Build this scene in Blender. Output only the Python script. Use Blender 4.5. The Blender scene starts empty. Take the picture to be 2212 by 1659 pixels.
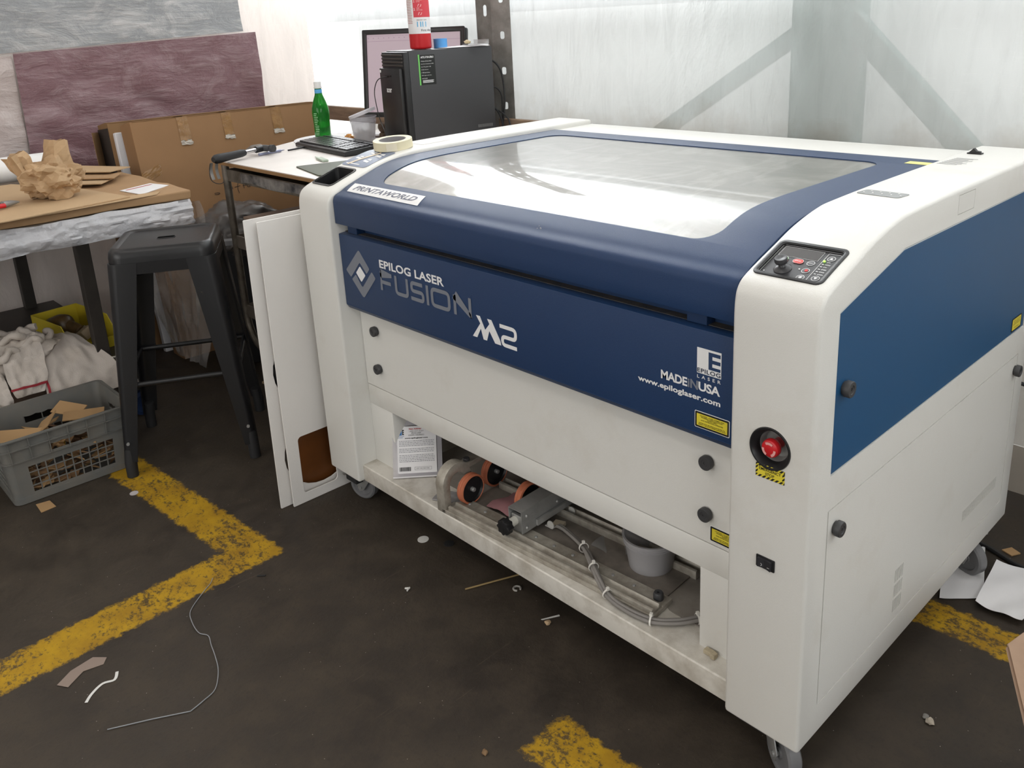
import bpy, bmesh, math, random
from mathutils import Matrix, Vector
from math import pi, sin, cos, radians as R

SC = bpy.context.scene
COL = SC.collection
random.seed(7)

# ------------------------------------------------------------------ camera
def make_camera():
    cd = bpy.data.cameras.new('camera')
    cam = bpy.data.objects.new('camera', cd)
    COL.objects.link(cam)
    yaw, pitch, roll, f = -0.8077, -0.2905, -0.0438, 1848.9
    fw = Vector((sin(yaw) * cos(pitch), cos(yaw) * cos(pitch), sin(pitch)))
    rt = fw.cross(Vector((0, 0, 1))).normalized()
    up = rt.cross(fw)
    r2 = cos(roll) * rt + sin(roll) * up
    u2 = -sin(roll) * rt + cos(roll) * up
    m = Matrix(((r2.x, u2.x, -fw.x, 2.1130), (r2.y, u2.y, -fw.y, -1.1076), (r2.z, u2.z, -fw.z, 1.3588), (0, 0, 0, 1)))
    cam.matrix_world = m
    cd.sensor_width = 36.0
    cd.lens = f * 36.0 / 2212.0
    cd.shift_x = -68.6 / 2212.0
    cd.shift_y = -231.6 / 2212.0
    cd.clip_start = 0.02
    SC.camera = cam
make_camera()

# ------------------------------------------------------------------ light, world, exposure
SC.view_settings.view_transform = 'Standard'
SC.view_settings.look = 'None'
SC.view_settings.gamma = 1.0
SC.view_settings.use_curve_mapping = False
SC.view_settings.exposure = 0.0
SC.cycles.use_denoising = True
SC.cycles.max_bounces = 10
SC.cycles.diffuse_bounces = 5
SC.cycles.transparent_max_bounces = 16
SC.cycles.sample_clamp_indirect = 6.0

w = bpy.data.worlds.new('sky')
SC.world = w
w.use_nodes = True
wb = w.node_tree.nodes['Background']
wb.inputs['Color'].default_value = (0.93, 0.97, 1.0, 1)
wb.inputs['Strength'].default_value = 1.0
def hazy_sky():
    # even bright overcast with the sun as a wide soft glow behind thin cloud
    n, l = w.node_tree.nodes, w.node_tree.links
    tc = n.new('ShaderNodeTexCoord'); dp = n.new('ShaderNodeVectorMath'); dp.operation = 'DOT_PRODUCT'
    dp.inputs[1].default_value = Vector((-0.724, 0.498, 0.477)).normalized()
    l.new(tc.outputs['Generated'], dp.inputs[0])
    mr = n.new('ShaderNodeMapRange'); mr.interpolation_type = 'SMOOTHSTEP'
    mr.inputs['From Min'].default_value = cos(R(20)); mr.inputs['From Max'].default_value = cos(R(4))
    mr.inputs['To Min'].default_value = 3.8; mr.inputs['To Max'].default_value = 26.0
    l.new(dp.outputs['Value'], mr.inputs['Value'])
    vm = n.new('ShaderNodeVectorMath'); vm.operation = 'SCALE'; vm.inputs[0].default_value = (0.95, 0.98, 1.0)
    l.new(mr.outputs['Result'], vm.inputs['Scale']); l.new(vm.outputs['Vector'], wb.inputs['Color'])
hazy_sky()

def area(name, loc, target, sx, sy, power, col=(1, 1, 1)):
    l = bpy.data.lights.new(name, 'AREA')
    l.shape = 'RECTANGLE'; l.size = sx; l.size_y = sy; l.energy = power; l.color = col
    o = bpy.data.objects.new(name, l); COL.objects.link(o)
    o.location = loc
    o.rotation_euler = (Vector(target) - Vector(loc)).to_track_quat('-Z', 'Y').to_euler()
    return o
# ceiling luminaires of the workshop (all above and behind the picture) 
area('ceiling_luminaire', (1.2, 0.6, 3.7), (1.2, 0.6, 0), 2.4, 0.5, 16, (1.0, 0.98, 0.95))
area('ceiling_luminaire', (1.5, -2.2, 3.7), (1.5, -2.2, 0), 2.4, 0.5, 20, (1.0, 0.96, 0.91))
area('ceiling_luminaire', (4.0, -1.0, 3.7), (4.0, -1.0, 0), 0.5, 2.4, 20, (1.0, 0.96, 0.91))
area('ceiling_luminaire', (-1.2, -1.6, 3.7), (-1.2, -1.6, 0), 2.4, 0.5, 10, (1.0, 0.95, 0.9))

# added fill lights behind the camera and to the right, no real openings
area('front_fill_light', (1.2, -5.9, 1.7), (1.0, 0, .9), 4.6, 2.8, 130, (1.0, 0.985, 0.96))
area('side_fill_light', (5.85, -1.4, 2.0), (1.0, -.2, .7), 3.6, 2.0, 85, (0.97, 0.99, 1.0))

# ------------------------------------------------------------------ materials
MATS = {}
class NG:
    """small node helper"""
    def __init__(s, name):
        m = bpy.data.materials.new(name); m.use_nodes = True
        s.m = m; s.t = m.node_tree; s.n = s.t.nodes; s.l = s.t.links
        s.b = s.n['Principled BSDF']; s.out = s.n['Material Output']
        s._c = None
    def new(s, t, **k):
        n = s.n.new(t)
        for a, v in k.items(): setattr(n, a, v)
        return n
    def link(s, a, b): s.l.new(a, b)
    def setin(s, sock, v):
        if isinstance(v, (int, float)): sock.default_value = v
        elif isinstance(v, (tuple, list)): sock.default_value = v if len(v) == len(sock.default_value) else tuple(v) + (1,)
        else: s.l.new(v, sock)
    def coord(s):
        if not s._c: s._c = s.new('ShaderNodeTexCoord')
        return s._c.outputs['Object']
    def mapping(s, scale=(1, 1, 1), rot=(0, 0, 0), loc=(0, 0, 0), src=None):
        n = s.new('ShaderNodeMapping'); n.inputs['Scale'].default_value = scale; n.inputs['Rotation'].default_value = rot; n.inputs['Location'].default_value = loc
        s.link(src or s.coord(), n.inputs['Vector']); return n.outputs['Vector']
    def noise(s, scale, detail=4, rough=.55, vec=None, dist=0.0):
        n = s.new('ShaderNodeTexNoise'); n.inputs['Scale'].default_value = scale; n.inputs['Detail'].default_value = detail
        n.inputs['Roughness'].default_value = rough; n.inputs['Distortion'].default_value = dist
        s.link(vec or s.coord(), n.inputs['Vector']); return n.outputs['Fac']
    def ramp(s, f, a, b, lo=0.0, hi=1.0):
        n = s.new('ShaderNodeMapRange'); n.inputs['From Min'].default_value = a; n.inputs['From Max'].default_value = b
        n.inputs['To Min'].default_value = lo; n.inputs['To Max'].default_value = hi
        s.setin(n.inputs['Value'], f); return n.outputs['Result']
    def math(s, op, a, b=0.0, c=None, clamp=False):
        n = s.new('ShaderNodeMath', operation=op); n.use_clamp = clamp
        s.setin(n.inputs[0], a); s.setin(n.inputs[1], b)
        if c is not None: s.setin(n.inputs[2], c)
        return n.outputs[0]
    def mix(s, f, a, b):
        n = s.new('ShaderNodeMix', data_type='RGBA')
        s.setin(n.inputs['Factor'], f); s.setin(n.inputs[6], a); s.setin(n.inputs[7], b)
        return n.outputs[2]
    def bump(s, h, dist=.002, strength=1.0, normal=None):
        n = s.new('ShaderNodeBump'); n.inputs['Distance'].default_value = dist; n.inputs['Strength'].default_value = strength
        s.setin(n.inputs['Height'], h)
        if normal: s.link(normal, n.inputs['Normal'])
        return n.outputs['Normal']

def mat(name, col, rough=.5, metal=0.0, var=0.0, vscale=6.0, dark=None, bump=0.0, bscale=200.0, spec=.5, alpha=1.0, trans=0.0, ior=1.45, coat=0.0, stretch=None, emit=0.0):
    if name in MATS: return MATS[name]
    g = NG(name); b = g.b
    c = tuple(col) + (1,)
    vec = g.mapping(scale=stretch) if stretch else None
    if var > 0:
        f = g.noise(vscale, 5, .6, vec)
        d = dark or tuple(x * (1 - var) for x in col)
        g.link(g.mix(g.ramp(f, .35, .7), c, tuple(d) + (1,)), b.inputs['Base Color'])
    else: b.inputs['Base Color'].default_value = c
    b.inputs['Roughness'].default_value = rough
    b.inputs['Metallic'].default_value = metal
    b.inputs['Specular IOR Level'].default_value = spec
    b.inputs['Alpha'].default_value = alpha
    b.inputs['Transmission Weight'].default_value = trans
    b.inputs['IOR'].default_value = ior
    b.inputs['Coat Weight'].default_value = coat
    if emit > 0:
        b.inputs['Emission Color'].default_value = c; b.inputs['Emission Strength'].default_value = emit
    if bump > 0: g.link(g.bump(g.noise(bscale, 3, .6, vec), bump), b.inputs['Normal'])
    MATS[name] = g.m
    return g.m

def dusty(name, col, rough, dust, lo=.5, hi=.85, scale=9.0, bump=.0004, bscale=900.0, spec=.5, sheen=0.0):
    """paint with uneven smudges of its own"""
    g = NG(name)
    f = g.ramp(g.noise(scale, 6, .62), lo, hi, 0, 1)
    g.link(g.mix(f, tuple(col) + (1,), tuple(dust) + (1,)), g.b.inputs['Base Color'])
    g.b.inputs['Roughness'].default_value = rough; g.b.inputs['Specular IOR Level'].default_value = spec
    g.b.inputs['Sheen Weight'].default_value = sheen; g.b.inputs['Sheen Roughness'].default_value = .45; g.b.inputs['Sheen Tint'].default_value = (1, .99, .97, 1)
    g.link(g.bump(g.noise(bscale, 2, .5), bump), g.b.inputs['Normal'])
    MATS[name] = g.m; return g.m

M_WHITE = dusty('machine_white_paint', (.72, .712, .675), .42, (.62, .59, .53), .55, .9, 5.0)
M_CREAM = dusty('dusty_white_paint', (.70, .67, .61), .55, (.42, .38, .32), .42, .75, 14.0)
M_TRAYF = dusty('grimy_floor_of_tray', (.36, .33, .29), .6, (.17, .15, .13), .35, .75, 7.0)
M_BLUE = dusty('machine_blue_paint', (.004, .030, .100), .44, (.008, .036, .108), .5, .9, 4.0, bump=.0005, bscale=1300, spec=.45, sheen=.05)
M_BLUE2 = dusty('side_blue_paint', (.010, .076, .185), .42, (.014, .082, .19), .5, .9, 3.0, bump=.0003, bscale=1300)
M_BLACK = mat('black_plastic', (.014, .014, .015), .38)
M_BLACKM = mat('black_rubber', (.02, .02, .021), .62)
M_GREYD = mat('dark_grey_plastic', (.05, .05, .052), .45)
M_DECW = mat('white_vinyl_lettering', (.80, .80, .80), .5)
M_DECG = mat('grey_vinyl_lettering', (.19, .205, .24), .5)
M_YEL = mat('yellow_sticker', (.74, .62, .05), .45)
M_PRINT = mat('black_print', (.012, .012, .012), .5)
M_RED = mat('red_plastic', (.55, .015, .02), .35)
M_STEEL = mat('bare_steel', (.46, .46, .45), .40, .55, var=.3, vscale=14, bump=.0004)
M_ALU = mat('dusty_aluminium', (.50, .47, .41), .5, .35, var=.45, vscale=22, dark=(.25, .22, .18), bump=.0004)
M_CARD = mat('cardboard', (.44, .27, .14), .8, var=.18, vscale=5, bump=.0004, bscale=300)
M_CARDD = mat('darker_cardboard', (.28, .155, .075), .8, var=.2, vscale=5, bump=.0004, bscale=300)
M_KRAFT = mat('kraft_paper', (.47, .31, .17), .75, var=.2, vscale=8)
M_PAPER = mat('white_paper', (.80, .79, .80), .7, var=.06, vscale=6)
M_FOAM = mat('white_board', (.80, .77, .735), .5, var=.06, vscale=3)
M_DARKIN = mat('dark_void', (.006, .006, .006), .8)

# ------------------------------------------------------------------ mesh helpers
def bm_box(bm, x0, x1, y0, y1, z0, z1, mtx=None):
    vs = [bm.verts.new(p) for p in ((x0, y0, z0), (x1, y0, z0), (x1, y1, z0), (x0, y1, z0), (x0, y0, z1), (x1, y0, z1), (x1, y1, z1), (x0, y1, z1))]
    if mtx is not None:
        for v in vs: v.co = mtx @ v.co
    for f in ((0, 3, 2, 1), (4, 5, 6, 7), (0, 1, 5, 4), (1, 2, 6, 5), (2, 3, 7, 6), (3, 0, 4, 7)):
        bm.faces.new([vs[i] for i in f])
    return bm
def box(*a, mtx=None, bev=0.0, seg=2):
    bm = bmesh.new(); bm_box(bm, *a, mtx=mtx)
    if bev: bmesh.ops.bevel(bm, geom=bm.edges[:], offset=bev, segments=seg, profile=.5, affect='EDGES', clamp_overlap=True)
    return bm
def add(bm, other, mtx=None):
    me = bpy.data.meshes.new('t'); other.to_mesh(me)
    if mtx is not None: me.transform(mtx)
    bm.from_mesh(me); bpy.data.meshes.remove(me); other.free(); return bm
def prism(pts, axis, a, b, bev=0.0, seg=2, ang=50):
    """extrude the 2-D polygon pts along an axis; the plane coordinates are the other two in xyz order"""
    bm = bmesh.new()
    def P(p, t):
        return {'x': (t, p[0], p[1]), 'y': (p[0], t, p[1]), 'z': (p[0], p[1], t)}[axis]
    A = [bm.verts.new(P(p, a)) for p in pts]; B = [bm.verts.new(P(p, b)) for p in pts]
    n = len(pts)
    bm.faces.new(A); bm.faces.new(B[::-1])
    for i in range(n): bm.faces.new([A[i], B[i], B[(i + 1) % n], A[(i + 1) % n]])
    bmesh.ops.recalc_face_normals(bm, faces=bm.faces[:])
    if bev:
        es = [e for e in bm.edges if len(e.link_faces) == 2 and e.calc_face_angle(0) > R(ang)]
        bmesh.ops.bevel(bm, geom=es, offset=bev, segments=seg, profile=.5, affect='EDGES', clamp_overlap=True)
    return bm
def tube(path, r, seg=8, bm=None, closed=False, caps=True):
    bm = bm or bmesh.new()
    P = [Vector(p) for p in path]; n = len(P); rings = []
    prev = None
    for i, p in enumerate(P):
        if closed: t = (P[(i + 1) % n] - P[i - 1]).normalized()
        else: t = (P[min(i + 1, n - 1)] - P[max(i - 1, 0)]).normalized()
        if prev is None:
            a = Vector((0, 0, 1)) if abs(t.z) < .9 else Vector((1, 0, 0))
            u = t.cross(a).normalized()
        else:
            u = (prev - t * prev.dot(t)).normalized()
        prev = u; v = t.cross(u)
        rr = r[i] if isinstance(r, (list, tuple)) else r
        rings.append([bm.verts.new(p + u * rr * cos(2 * pi * k / seg) + v * rr * sin(2 * pi * k / seg)) for k in range(seg)])
    m = n if closed else n - 1
    for i in range(m):
        A, B = rings[i], rings[(i + 1) % n]
        for k in range(seg): bm.faces.new([A[k], A[(k + 1) % seg], B[(k + 1) % seg], B[k]])
    if caps and not closed:
        bm.faces.new(rings[0][::-1]); bm.faces.new(rings[-1])
    return bm
def smooth_path(pts, n=6):
    P = [Vector(p) for p in pts]; out = []
    for i in range(len(P) - 1):
        p0, p1, p2, p3 = P[max(i - 1, 0)], P[i], P[i + 1], P[min(i + 2, len(P) - 1)]
        for k in range(n):
            t = k / n
            out.append(.5 * ((2 * p1) + (p2 - p0) * t + (2 * p0 - 5 * p1 + 4 * p2 - p3) * t * t + (3 * p1 - p0 - 3 * p2 + p3) * t ** 3))
    out.append(P[-1]); return out
def lathe(prof, seg=32, mtx=None, bm=None, closed=False):
    """profile [(r, z)] about z"""
    bm = bm or bmesh.new(); rings = []
    for r, z in prof:
        if r < 1e-6: rings.append([bm.verts.new((0, 0, z))])
        else: rings.append([bm.verts.new((r * cos(2 * pi * k / seg), r * sin(2 * pi * k / seg), z)) for k in range(seg)])
    vs = [v for q in rings for v in q]
    idx = list(range(len(rings) - 1)) + ([len(rings) - 1] if closed else [])
    for i in idx:
        A, B = rings[i], rings[(i + 1) % len(rings)]
        for k in range(seg):
            k2 = (k + 1) % seg
            if len(A) == 1 and len(B) == 1: continue
            if len(A) == 1: bm.faces.new([A[0], B[k], B[k2]])
            elif len(B) == 1: bm.faces.new([A[k], A[k2], B[0]])
            else: bm.faces.new([A[k], A[k2], B[k2], B[k]])
    bmesh.ops.recalc_face_normals(bm, faces=bm.faces[:])
    if mtx is not None:
        for v in vs: v.co = mtx @ v.co
    return bm
def cyl(p0, p1, r, seg=20, bev=0.0):
    p0, p1 = Vector(p0), Vector(p1); h = (p1 - p0).length
    b = bev
    prof = [(0, 0), (r - b, 0), (r, b), (r, h - b), (r - b, h), (0, h)] if b else [(0, 0), (r, 0), (r, h), (0, h)]
    q = (p1 - p0).to_track_quat('Z', 'Y').to_matrix().to_4x4()
    return lathe(prof, seg, Matrix.Translation(p0) @ q)
def frame(o, x, y):
    x = Vector(x).normalized(); y = Vector(y).normalized(); z = x.cross(y).normalized()
    return Matrix(((x.x, y.x, z.x, o[0]), (x.y, y.y, z.y, o[1]), (x.z, y.z, z.z, o[2]), (0, 0, 0, 1)))
def rrect(x0, x1, y0, y1, r, n=5):
    o = []
    for cx, cy, a in ((x1 - r, y1 - r, 0), (x0 + r, y1 - r, 90), (x0 + r, y0 + r, 180), (x1 - r, y0 + r, 270)):
        for k in range(n + 1):
            t = R(a + 90 * k / n); o.append((cx + r * cos(t), cy + r * sin(t)))
    return o
def circle(cx, cy, r, n=28, ry=None):
    return [(cx + r * cos(2 * pi * k / n), cy + (ry or r) * sin(2 * pi * k / n)) for k in range(n)]
def plate(loops, th, mtx=None, bev=0.0):
    """flat plate (outline + holes, even-odd) from z=0 to z=th, then placed by mtx"""
    cu = bpy.data.curves.new('t', 'CURVE'); cu.dimensions = '2D'; cu.fill_mode = 'BOTH'
    cu.extrude = th / 2
    if bev: cu.bevel_depth = bev; cu.bevel_resolution = 1; cu.extrude = th / 2 - bev; cu.offset = -bev
    for L in loops:
        sp = cu.splines.new('POLY'); sp.points.add(len(L) - 1)
        for i, p in enumerate(L): sp.points[i].co = (p[0], p[1], 0, 1)
        sp.use_cyclic_u = True
    ob = bpy.data.objects.new('t', cu)
    me = bpy.data.meshes.new_from_object(ob)
    bpy.data.objects.remove(ob); bpy.data.curves.remove(cu)
    me.transform(Matrix.Translation((0, 0, th / 2)))
    if mtx is not None: me.transform(mtx)
    bm = bmesh.new(); bm.from_mesh(me); bpy.data.meshes.remove(me)
    bmesh.ops.remove_doubles(bm, verts=bm.verts[:], dist=1e-6)
    return bm
def text_bm(body, th=.0006, off=0.0, space=1.0, shear=0.0, align='LEFT', line=1.0):
    cu = bpy.data.curves.new('t', 'FONT'); cu.body = body; cu.size = 1.0; cu.offset = off; cu.extrude = 0
    cu.space_character = space; cu.shear = shear; cu.align_x = align; cu.space_line = line; cu.resolution_u = 3; cu.fill_mode = 'FRONT'
    ob = bpy.data.objects.new('t', cu)
    me = bpy.data.meshes.new_from_object(ob)
    bpy.data.objects.remove(ob); bpy.data.curves.remove(cu)
    bm = bmesh.new(); bm.from_mesh(me); bpy.data.meshes.remove(me)
    return bm
def text(body, mtx, x0, x1, y0, y1, off=0.0, lift=.0006, **k):
    """lettering stretched to the given box on the plane mtx"""
    bm = text_bm(body, off=off, **k)
    xs = [v.co.x for v in bm.verts]; ys = [v.co.y for v in bm.verts]
    a, b, c, d = min(xs), max(xs), min(ys), max(ys)
    for v in bm.verts:
        v.co = mtx @ Vector((x0 + (v.co.x - a) / (b - a) * (x1 - x0), y0 + (v.co.y - c) / (d - c) * (y1 - y0), lift))
    return bm
def ribbon(pts, w, closed=False, z=0.0, mtx=None, bm=None):
    """flat stroke of width w with mitred joins"""
    bm = bm or bmesh.new(); P = [Vector((p[0], p[1])) for p in pts]; n = len(P); Ls = []; vs = []
    for i in range(n):
        a = P[i - 1] if (closed or i > 0) else None
        b = P[(i + 1) % n] if (closed or i < n - 1) else None
        d1 = (P[i] - a).normalized() if a is not None else None
        d2 = (b - P[i]).normalized() if b is not None else None
        if d1 is None: d1 = d2
        if d2 is None: d2 = d1
        n1 = Vector((-d1.y, d1.x)); n2 = Vector((-d2.y, d2.x)); m = (n1 + n2)
        m = m.normalized() if m.length > 1e-6 else n1
        k = min(2.5, 1 / max(.2, m.dot(n1)))
        l = bm.verts.new((*(P[i] + m * w / 2 * k), z)); r = bm.verts.new((*(P[i] - m * w / 2 * k), z)); Ls.append((l, r)); vs += [l, r]
    for i in range(n if closed else n - 1):
        (l, r), (l2, r2) = Ls[i], Ls[(i + 1) % n]
        bm.faces.new([r, r2, l2, l])
    if mtx is not None:
        for v in vs: v.co = mtx @ v.co
    return bm
def rpoly(pts, r, closed=False, n=4):
    """round the corners of a polyline"""
    P = [Vector(p) for p in pts]; N = len(P); out = []
    for i in range(N):
        if not closed and i in (0, N - 1): out.append(tuple(P[i])); continue
        a, b, c = P[i - 1], P[i], P[(i + 1) % N]
        d1 = (a - b); d2 = (c - b); q = min(r, d1.length * .49, d2.length * .49)
        s, e = b + d1.normalized() * q, b + d2.normalized() * q
        for k in range(n + 1):
            t = k / n; out.append(tuple((1 - t) ** 2 * s + 2 * t * (1 - t) * b + t * t * e))
    return out
def finish(bm, smooth=0):
    if smooth is not None and smooth > 0:
        for f in bm.faces: f.smooth = True
    return bm
def bool_diff(bm, cutter, op='DIFFERENCE'):
    def tmp(b):
        me = bpy.data.meshes.new('t'); b.to_mesh(me); b.free(); o = bpy.data.objects.new('t', me); COL.objects.link(o); return o
    A, B = tmp(bm), tmp(cutter)
    md = A.modifiers.new('b', 'BOOLEAN'); md.operation = op; md.object = B; md.solver = 'EXACT'
    dg = bpy.context.evaluated_depsgraph_get(); dg.update()
    ev = A.evaluated_get(dg); me = bpy.data.meshes.new_from_object(ev)
    out = bmesh.new(); out.from_mesh(me)
    bpy.data.meshes.remove(me)
    for o in (A, B):
        m = o.data; bpy.data.objects.remove(o); bpy.data.meshes.remove(m)
    return out
def wrinkle(bm, amp, freq, seed=0, axis=None):
    from mathutils import noise
    for v in bm.verts:
        p = v.co * freq + Vector((seed * 7.1, seed * 3.3, 0))
        d = noise.noise_vector(p) + .5 * noise.noise_vector(p * 2.3)
        if axis is not None: d = Vector(axis) * d.dot(Vector(axis))
        v.co += d * amp
    return bm
def grid(nx, ny, fn, bm=None):
    bm = bm or bmesh.new(); V = [[bm.verts.new(fn(i / nx, j / ny)) for j in range(ny + 1)] for i in range(nx + 1)]
    for i in range(nx):
        for j in range(ny): bm.faces.new([V[i][j], V[i + 1][j], V[i + 1][j + 1], V[i][j + 1]])
    return bm
def solidify(bm, t):
    bmesh.ops.recalc_face_normals(bm, faces=bm.faces[:])
    bmesh.ops.solidify(bm, geom=bm.faces[:], thickness=t); return bm

class Thing:
    """an Empty at the base of a thing, with its parts as children. World-space meshes unless local=True"""
    def __init__(s, name, label, cat, loc=(0, 0, 0), rot=None, local=False, group=None):
        o = bpy.data.objects.new(name, None); COL.objects.link(o)
        o.empty_display_size = .05
        o.location = loc
        if rot is not None: o.rotation_euler = rot
        o['label'] = label; o['category'] = cat
        if group: o['group'] = group
        s.o = o; s.off = Vector((0, 0, 0)) if local else Vector(loc)
    def part(s, name, bm, m, parent=None, label=None, sm=None, stuff=False):
        ob = mesh_obj(name, bm, m, s.off, sm)
        ob.parent = parent or s.o
        if label: ob['label'] = label
        if stuff: ob['kind'] = 'stuff'
        return ob
def mesh_obj(name, bm, m, off=Vector((0, 0, 0)), sm=None):
    me = bpy.data.meshes.new(name)
    if off.length > 0:
        for v in bm.verts: v.co -= off
    if sm:
        for f in bm.faces: f.smooth = True
    bm.to_mesh(me); bm.free()
    if sm: me.set_sharp_from_angle(angle=R(sm))
    for mm in (m if isinstance(m, (list, tuple)) else [m]): me.materials.append(mm)
    ob = bpy.data.objects.new(name, me); COL.objects.link(ob)
    return ob
def single(name, bm, m, label, cat, loc=(0, 0, 0), group=None, sm=None, rot=None, local=False, kind=None):
    ob = mesh_obj(name, bm, m, Vector((0, 0, 0)) if local else Vector(loc), sm)
    ob.location = loc
    if rot is not None: ob.rotation_euler = rot
    ob['label'] = label; ob['category'] = cat
    if group: ob['group'] = group
    if kind: ob['kind'] = kind
    return ob
def struct(name, bm, m, sm=None):
    ob = mesh_obj(name, bm, m, sm=sm); ob['kind'] = 'structure'; return ob
def dup(root, loc=None, rot=None, label=None):
    r = root.copy(); COL.objects.link(r)
    if loc is not None: r.location = loc
    if rot is not None: r.rotation_euler = rot
    if label: r['label'] = label
    for ch in list(root.children):
        c = ch.copy(); COL.objects.link(c); c.parent = r
        for g in ch.children:
            d = g.copy(); COL.objects.link(d); d.parent = c
    return r
# ------------------------------------------------------------------ floor with worn yellow paint lines
def floor_material():
    g = NG('worn_concrete_floor'); co = g.coord()
    sp = g.new('ShaderNodeSeparateXYZ'); g.link(co, sp.inputs[0]); X, Y = sp.outputs[0], sp.outputs[1]
    big = g.noise(1.6, 6, .6); mid = g.noise(9, 8, .68); fine = g.noise(70, 6, .7)
    c = g.mix(g.ramp(big, .35, .68), (.046, .036, .026), (.027, .020, .0145))
    c = g.mix(g.ramp(mid, .42, .72), c, (.060, .046, .032))
    c = g.mix(g.math('MULTIPLY', g.ramp(fine, .52, .75), .6), c, (.024, .020, .016))
    # long pale scrapes running one way across the floor
    st = g.noise(3.0, 4, .6, g.mapping(scale=(26, 1.3, 1), rot=(0, 0, R(35))))
    c = g.mix(g.math('MULTIPLY', g.ramp(st, .66, .74), .35), c, (.14, .105, .075))
    pat = g.noise(2.3, 3, .5, g.mapping(loc=(3.3, 1.2, 0)))
    c = g.mix(g.math('MULTIPLY', g.ramp(pat, .70, .76), .45), c, (.17, .125, .085))
    sk = g.new('ShaderNodeTexVoronoi'); sk.inputs['Scale'].default_value = 42; g.link(co, sk.inputs['Vector'])
    c = g.mix(g.math('LESS_THAN', sk.outputs['Distance'], .035), c, (.42, .38, .33))
    # paint
    warp = g.math('MULTIPLY', g.math('SUBTRACT', g.noise(38, 6, .7), .5), .055)
    wear = g.noise(24, 10, .78, g.mapping(scale=(1, 1.7, 1)))
    wear2 = g.noise(95, 5, .7)
    patchy = g.noise(5, 3, .5, g.mapping(loc=(9, 4, 0)))
    wv = g.math('ADD', g.math('ADD', g.math('MULTIPLY', wear, .62), g.math('MULTIPLY', wear2, .38)), g.math('MULTIPLY', g.math('SUBTRACT', patchy, .5), .22))
    total = None
    for x0, y0, x1, y1, wd in ((-1.15, -.397, .12, -.292, .118), (.065, -.245, .115, -1.6, .128), (1.09, -.188, 1.52, -.18, .12), (1.2, .665, 2.1, .695, .10)):
        L = math.hypot(x1 - x0, y1 - y0); dx, dy = (x1 - x0) / L, (y1 - y0) / L
        u = g.math('ADD', g.math('MULTIPLY', X, dx), g.math('MULTIPLY_ADD', Y, dy, -(x0 * dx + y0 * dy)))
        v = g.math('ADD', g.math('MULTIPLY', X, -dy), g.math('MULTIPLY_ADD', Y, dx, (x0 * dy - y0 * dx)))
        v = g.math('ADD', g.math('ABSOLUTE', v), warp)
        a = g.ramp(v, wd / 2 - .006, wd / 2 + .004, 1, 0)
        u2 = g.math('ABSOLUTE', g.math('SUBTRACT', u, L / 2)); u2 = g.math('ADD', u2, warp)
        b = g.ramp(u2, L / 2 - .006, L / 2 + .006, 1, 0)
        m = g.math('MULTIPLY', a, b, clamp=True)
        total = m if total is None else g.math('MAXIMUM', total, m)
    keep = g.ramp(wv, .435, .50)
    pm = g.math('MULTIPLY', total, g.math('MULTIPLY_ADD', keep, .86, .14))
    yel = g.mix(g.ramp(g.noise(12, 6, .6), .35, .7), (.46, .27, .008), (.29, .155, .008))
    col = g.mix(pm, c, yel)
    g.link(col, g.b.inputs['Base Color'])
    g.link(g.ramp(mid, .3, .8, .5, .78), g.b.inputs['Roughness'])
    h = g.math('ADD', g.math('MULTIPLY', fine, .5), g.math('MULTIPLY', mid, 1.0))
    g.link(g.bump(h, .004, .6), g.b.inputs['Normal'])
    g.b.inputs['Specular IOR Level'].default_value = .35
    return g.m

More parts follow.
